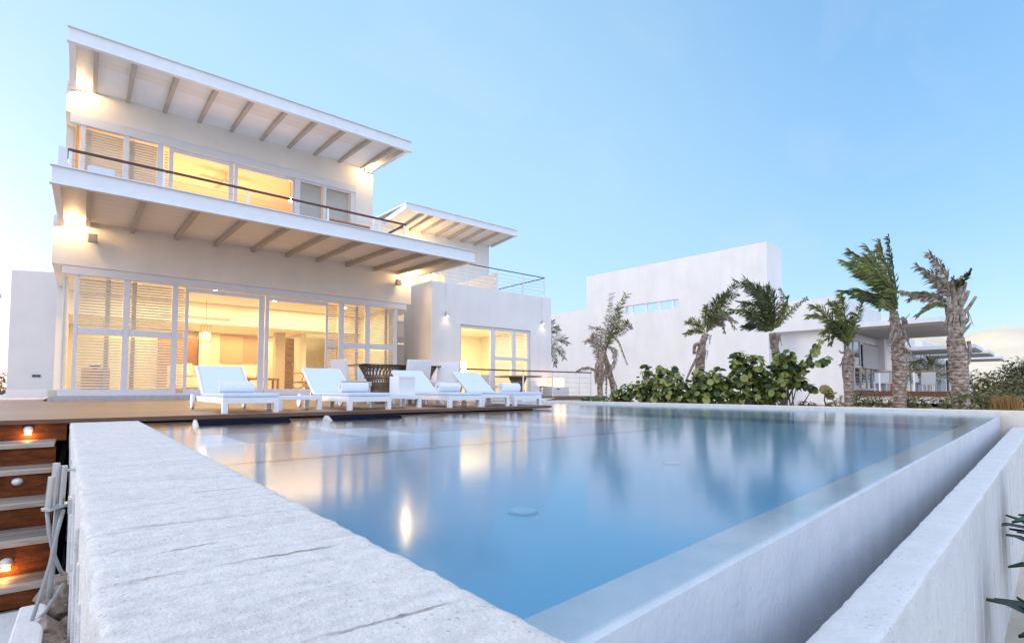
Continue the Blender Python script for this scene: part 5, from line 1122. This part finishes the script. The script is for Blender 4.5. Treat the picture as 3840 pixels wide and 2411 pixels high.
shrub('ground_cover', 'low fleshy green plants along the coping below the slim palm', base(2250,13.6), blobs(2250,1460+.5/13.6*1950,13.6,[(2180,1503,14),(2205,1500,16),(2235,1498,18),(2265,1500,18),(2295,1495,20),(2220,1508,16),(2320,1500,20)]), 420, .05, 26, leafmat('fleshy_leaf', (.05,.10,.015), (.16,.26,.05), .35, .2), round_=False, cat='ground cover')
MIX = leafmat('dune_bush_leaf', (.06,.065,.018), (.30,.27,.09), .6, .2, 2.); MIXD = leafmat('dark_bush_leaf', (.015,.02,.008), (.08,.09,.035), .6, .2, 2.)
shrub('seedling', 'young plant with a few yellowing leaves beside the bushy bright green palm', base(3105,9.6,-.1), [(.0,.10,.07),(.02,.28,.06),(-.02,.42,.07)], 14, .085, 27, leafmat('yellow_leaf', (.22,.20,.05), (.50,.40,.16), .5, .3), cat='plant')
for px, d, z, bl, n, lb, sd in ((3010,12.,-.12,[(0,.05,.14),(.2,.05,.12)],120,'small green plant at the foot of the windswept palm',41),(3195,13.,-.12,[(-.3,.1,.2),(.1,.15,.25),(.5,.1,.2)],220,'low weeds at the foot of the bushy bright green palm',42),
        (3250,12.,-.12,[(-.2,.2,.22),(.2,.15,.2),(.5,.1,.15)],240,'low weeds between the bushy palm and the tallest palm',43),(3400,11.,-.12,[(0,.2,.2),(.25,.1,.2)],200,'weeds at the foot of the tallest palm',44),
        (3505,10.2,-.12,[(-.3,.1,.18),(.05,.12,.2),(.3,.08,.16)],220,'low yellow green weeds between the two right palms',45),(3570,8.0,-.1,[(-.05,.15,.16),(.1,.3,.14),(.2,.1,.15)],150,'yellow green sprouting weed at the foot of the thick palm',46)):
    shrub('weed', lb, base(px,d,z), bl, n, .05, sd, MIX, cat='weeds', round_=False)
for px, d, z, bl, n, lb, sd, m in ((3690,11.5,-.2,[(-.25,.25,.4),(.2,.4,.45),(.6,.2,.4),(-.1,.7,.25)],900,'grey green dune bush just right of the thick palm',51,MIX),(3800,12.5,-.2,[(-.3,.5,.5),(.2,.7,.55),(.6,.4,.5),(.1,1.0,.3)],1000,'tall dark bush behind the orange grass at the right edge',52,MIXD),
        (3760,10.,-.2,[(-.4,.15,.3),(0,.22,.32),(.4,.15,.35)],800,'low dune bush in front of the orange grass',53,MIX),(3880,11.,-.2,[(-.4,.3,.45),(.0,.5,.5),(.4,.3,.5)],800,'olive dune bush cut by the right edge of the view',54,MIX)):
    shrub('bush', lb, base(px,d,z), bl, int(n*1.3), .055, sd, m, cat='bush', round_=False, group='dune bushes right of the palms', axisy=.6)
rng = random.Random(9); q = MB(); p0 = Vector(base(3775,9.3,-.12))
for k in range(420):
    a = rng.uniform(0,6.28); l_ = rng.uniform(.25,.5); o_ = p0 + Vector((rng.gauss(0,.09),rng.gauss(0,.09),0)); dr = Vector((math.cos(a)*.35,math.sin(a)*.35,1)); p1 = o_+dr*l_*.55; p2 = p1+Vector((math.cos(a)*.5,math.sin(a)*.5,.35))*l_*.5 - RV*.06; wv = Vector((-math.sin(a),math.cos(a),0))*.004
    q.add([o_-wv,o_+wv,p1+wv,p1-wv,p2],[(0,1,2,3),(3,2,4)])
tag(q.build('grass_tuft', leafmat('orange_grass', (.34,.17,.05), (.60,.38,.15), .7, .3), fixn=False), 'orange dry grass tuft among the dune bushes at the right', 'grass tuft')
# agave like plants against the outside of the parapet
AG = leafmat('agave_leaf', (.006,.012,.006), (.04,.09,.02), .3, .1, 4.)
for x, y, z, lb, sd in ((3.35,.12,-1.0,'dark fleshy leaved plant against the outside of the parapet, nearer the camera',61),(4.6,.25,-.85,'dark fleshy leaved plant against the outside of the parapet, farther along',62)):
    rng = random.Random(sd); q = MB(); c = Vector((x,y,z))
    for k in range(64):
        a = rng.uniform(0,6.28); el = rng.uniform(.2,1.25); l_ = rng.uniform(.28,.5); d_ = Vector((math.cos(a)*math.cos(el),math.sin(a)*math.cos(el),math.sin(el))); sd_ = d_.cross(Vector((0,0,1))).normalized()
        h = c + Vector((0,0,rng.uniform(0,.35))); pts = [h, h+d_*l_*.4+sd_*.0, h+d_*l_*.75-Vector((0,0,.02)), h+d_*l_-Vector((0,0,.07))]; ws = [.014,.040,.042,.004]
        vs = []
        for p, w2 in zip(pts, ws): vs += [p - sd_*w2, p - Vector((0,0,.012)), p + sd_*w2]
        q.add(vs, [(3*i+j,3*i+j+1,3*i+j+4,3*i+j+3) for i in range(3) for j in range(2)])
    t = thing('fleshy_plant', lb, 'plant', c, group='fleshy plants outside the parapet'); q.build('leaves', AG, t, fixn=False, smooth=True); MB().tube([c-Vector((0,0,.3)),c+Vector((0,0,.4))],[.03,.02],8).build('stem', STEM, t)
shrub('hedge_bush', 'green bush at the far left beside the pink wall', base(5,30,0.0), [(0,.5,.5),(0,1.0,.4),(.3,.4,.5)], 260, .10, 71, MIX, cat='bush', round_=False)
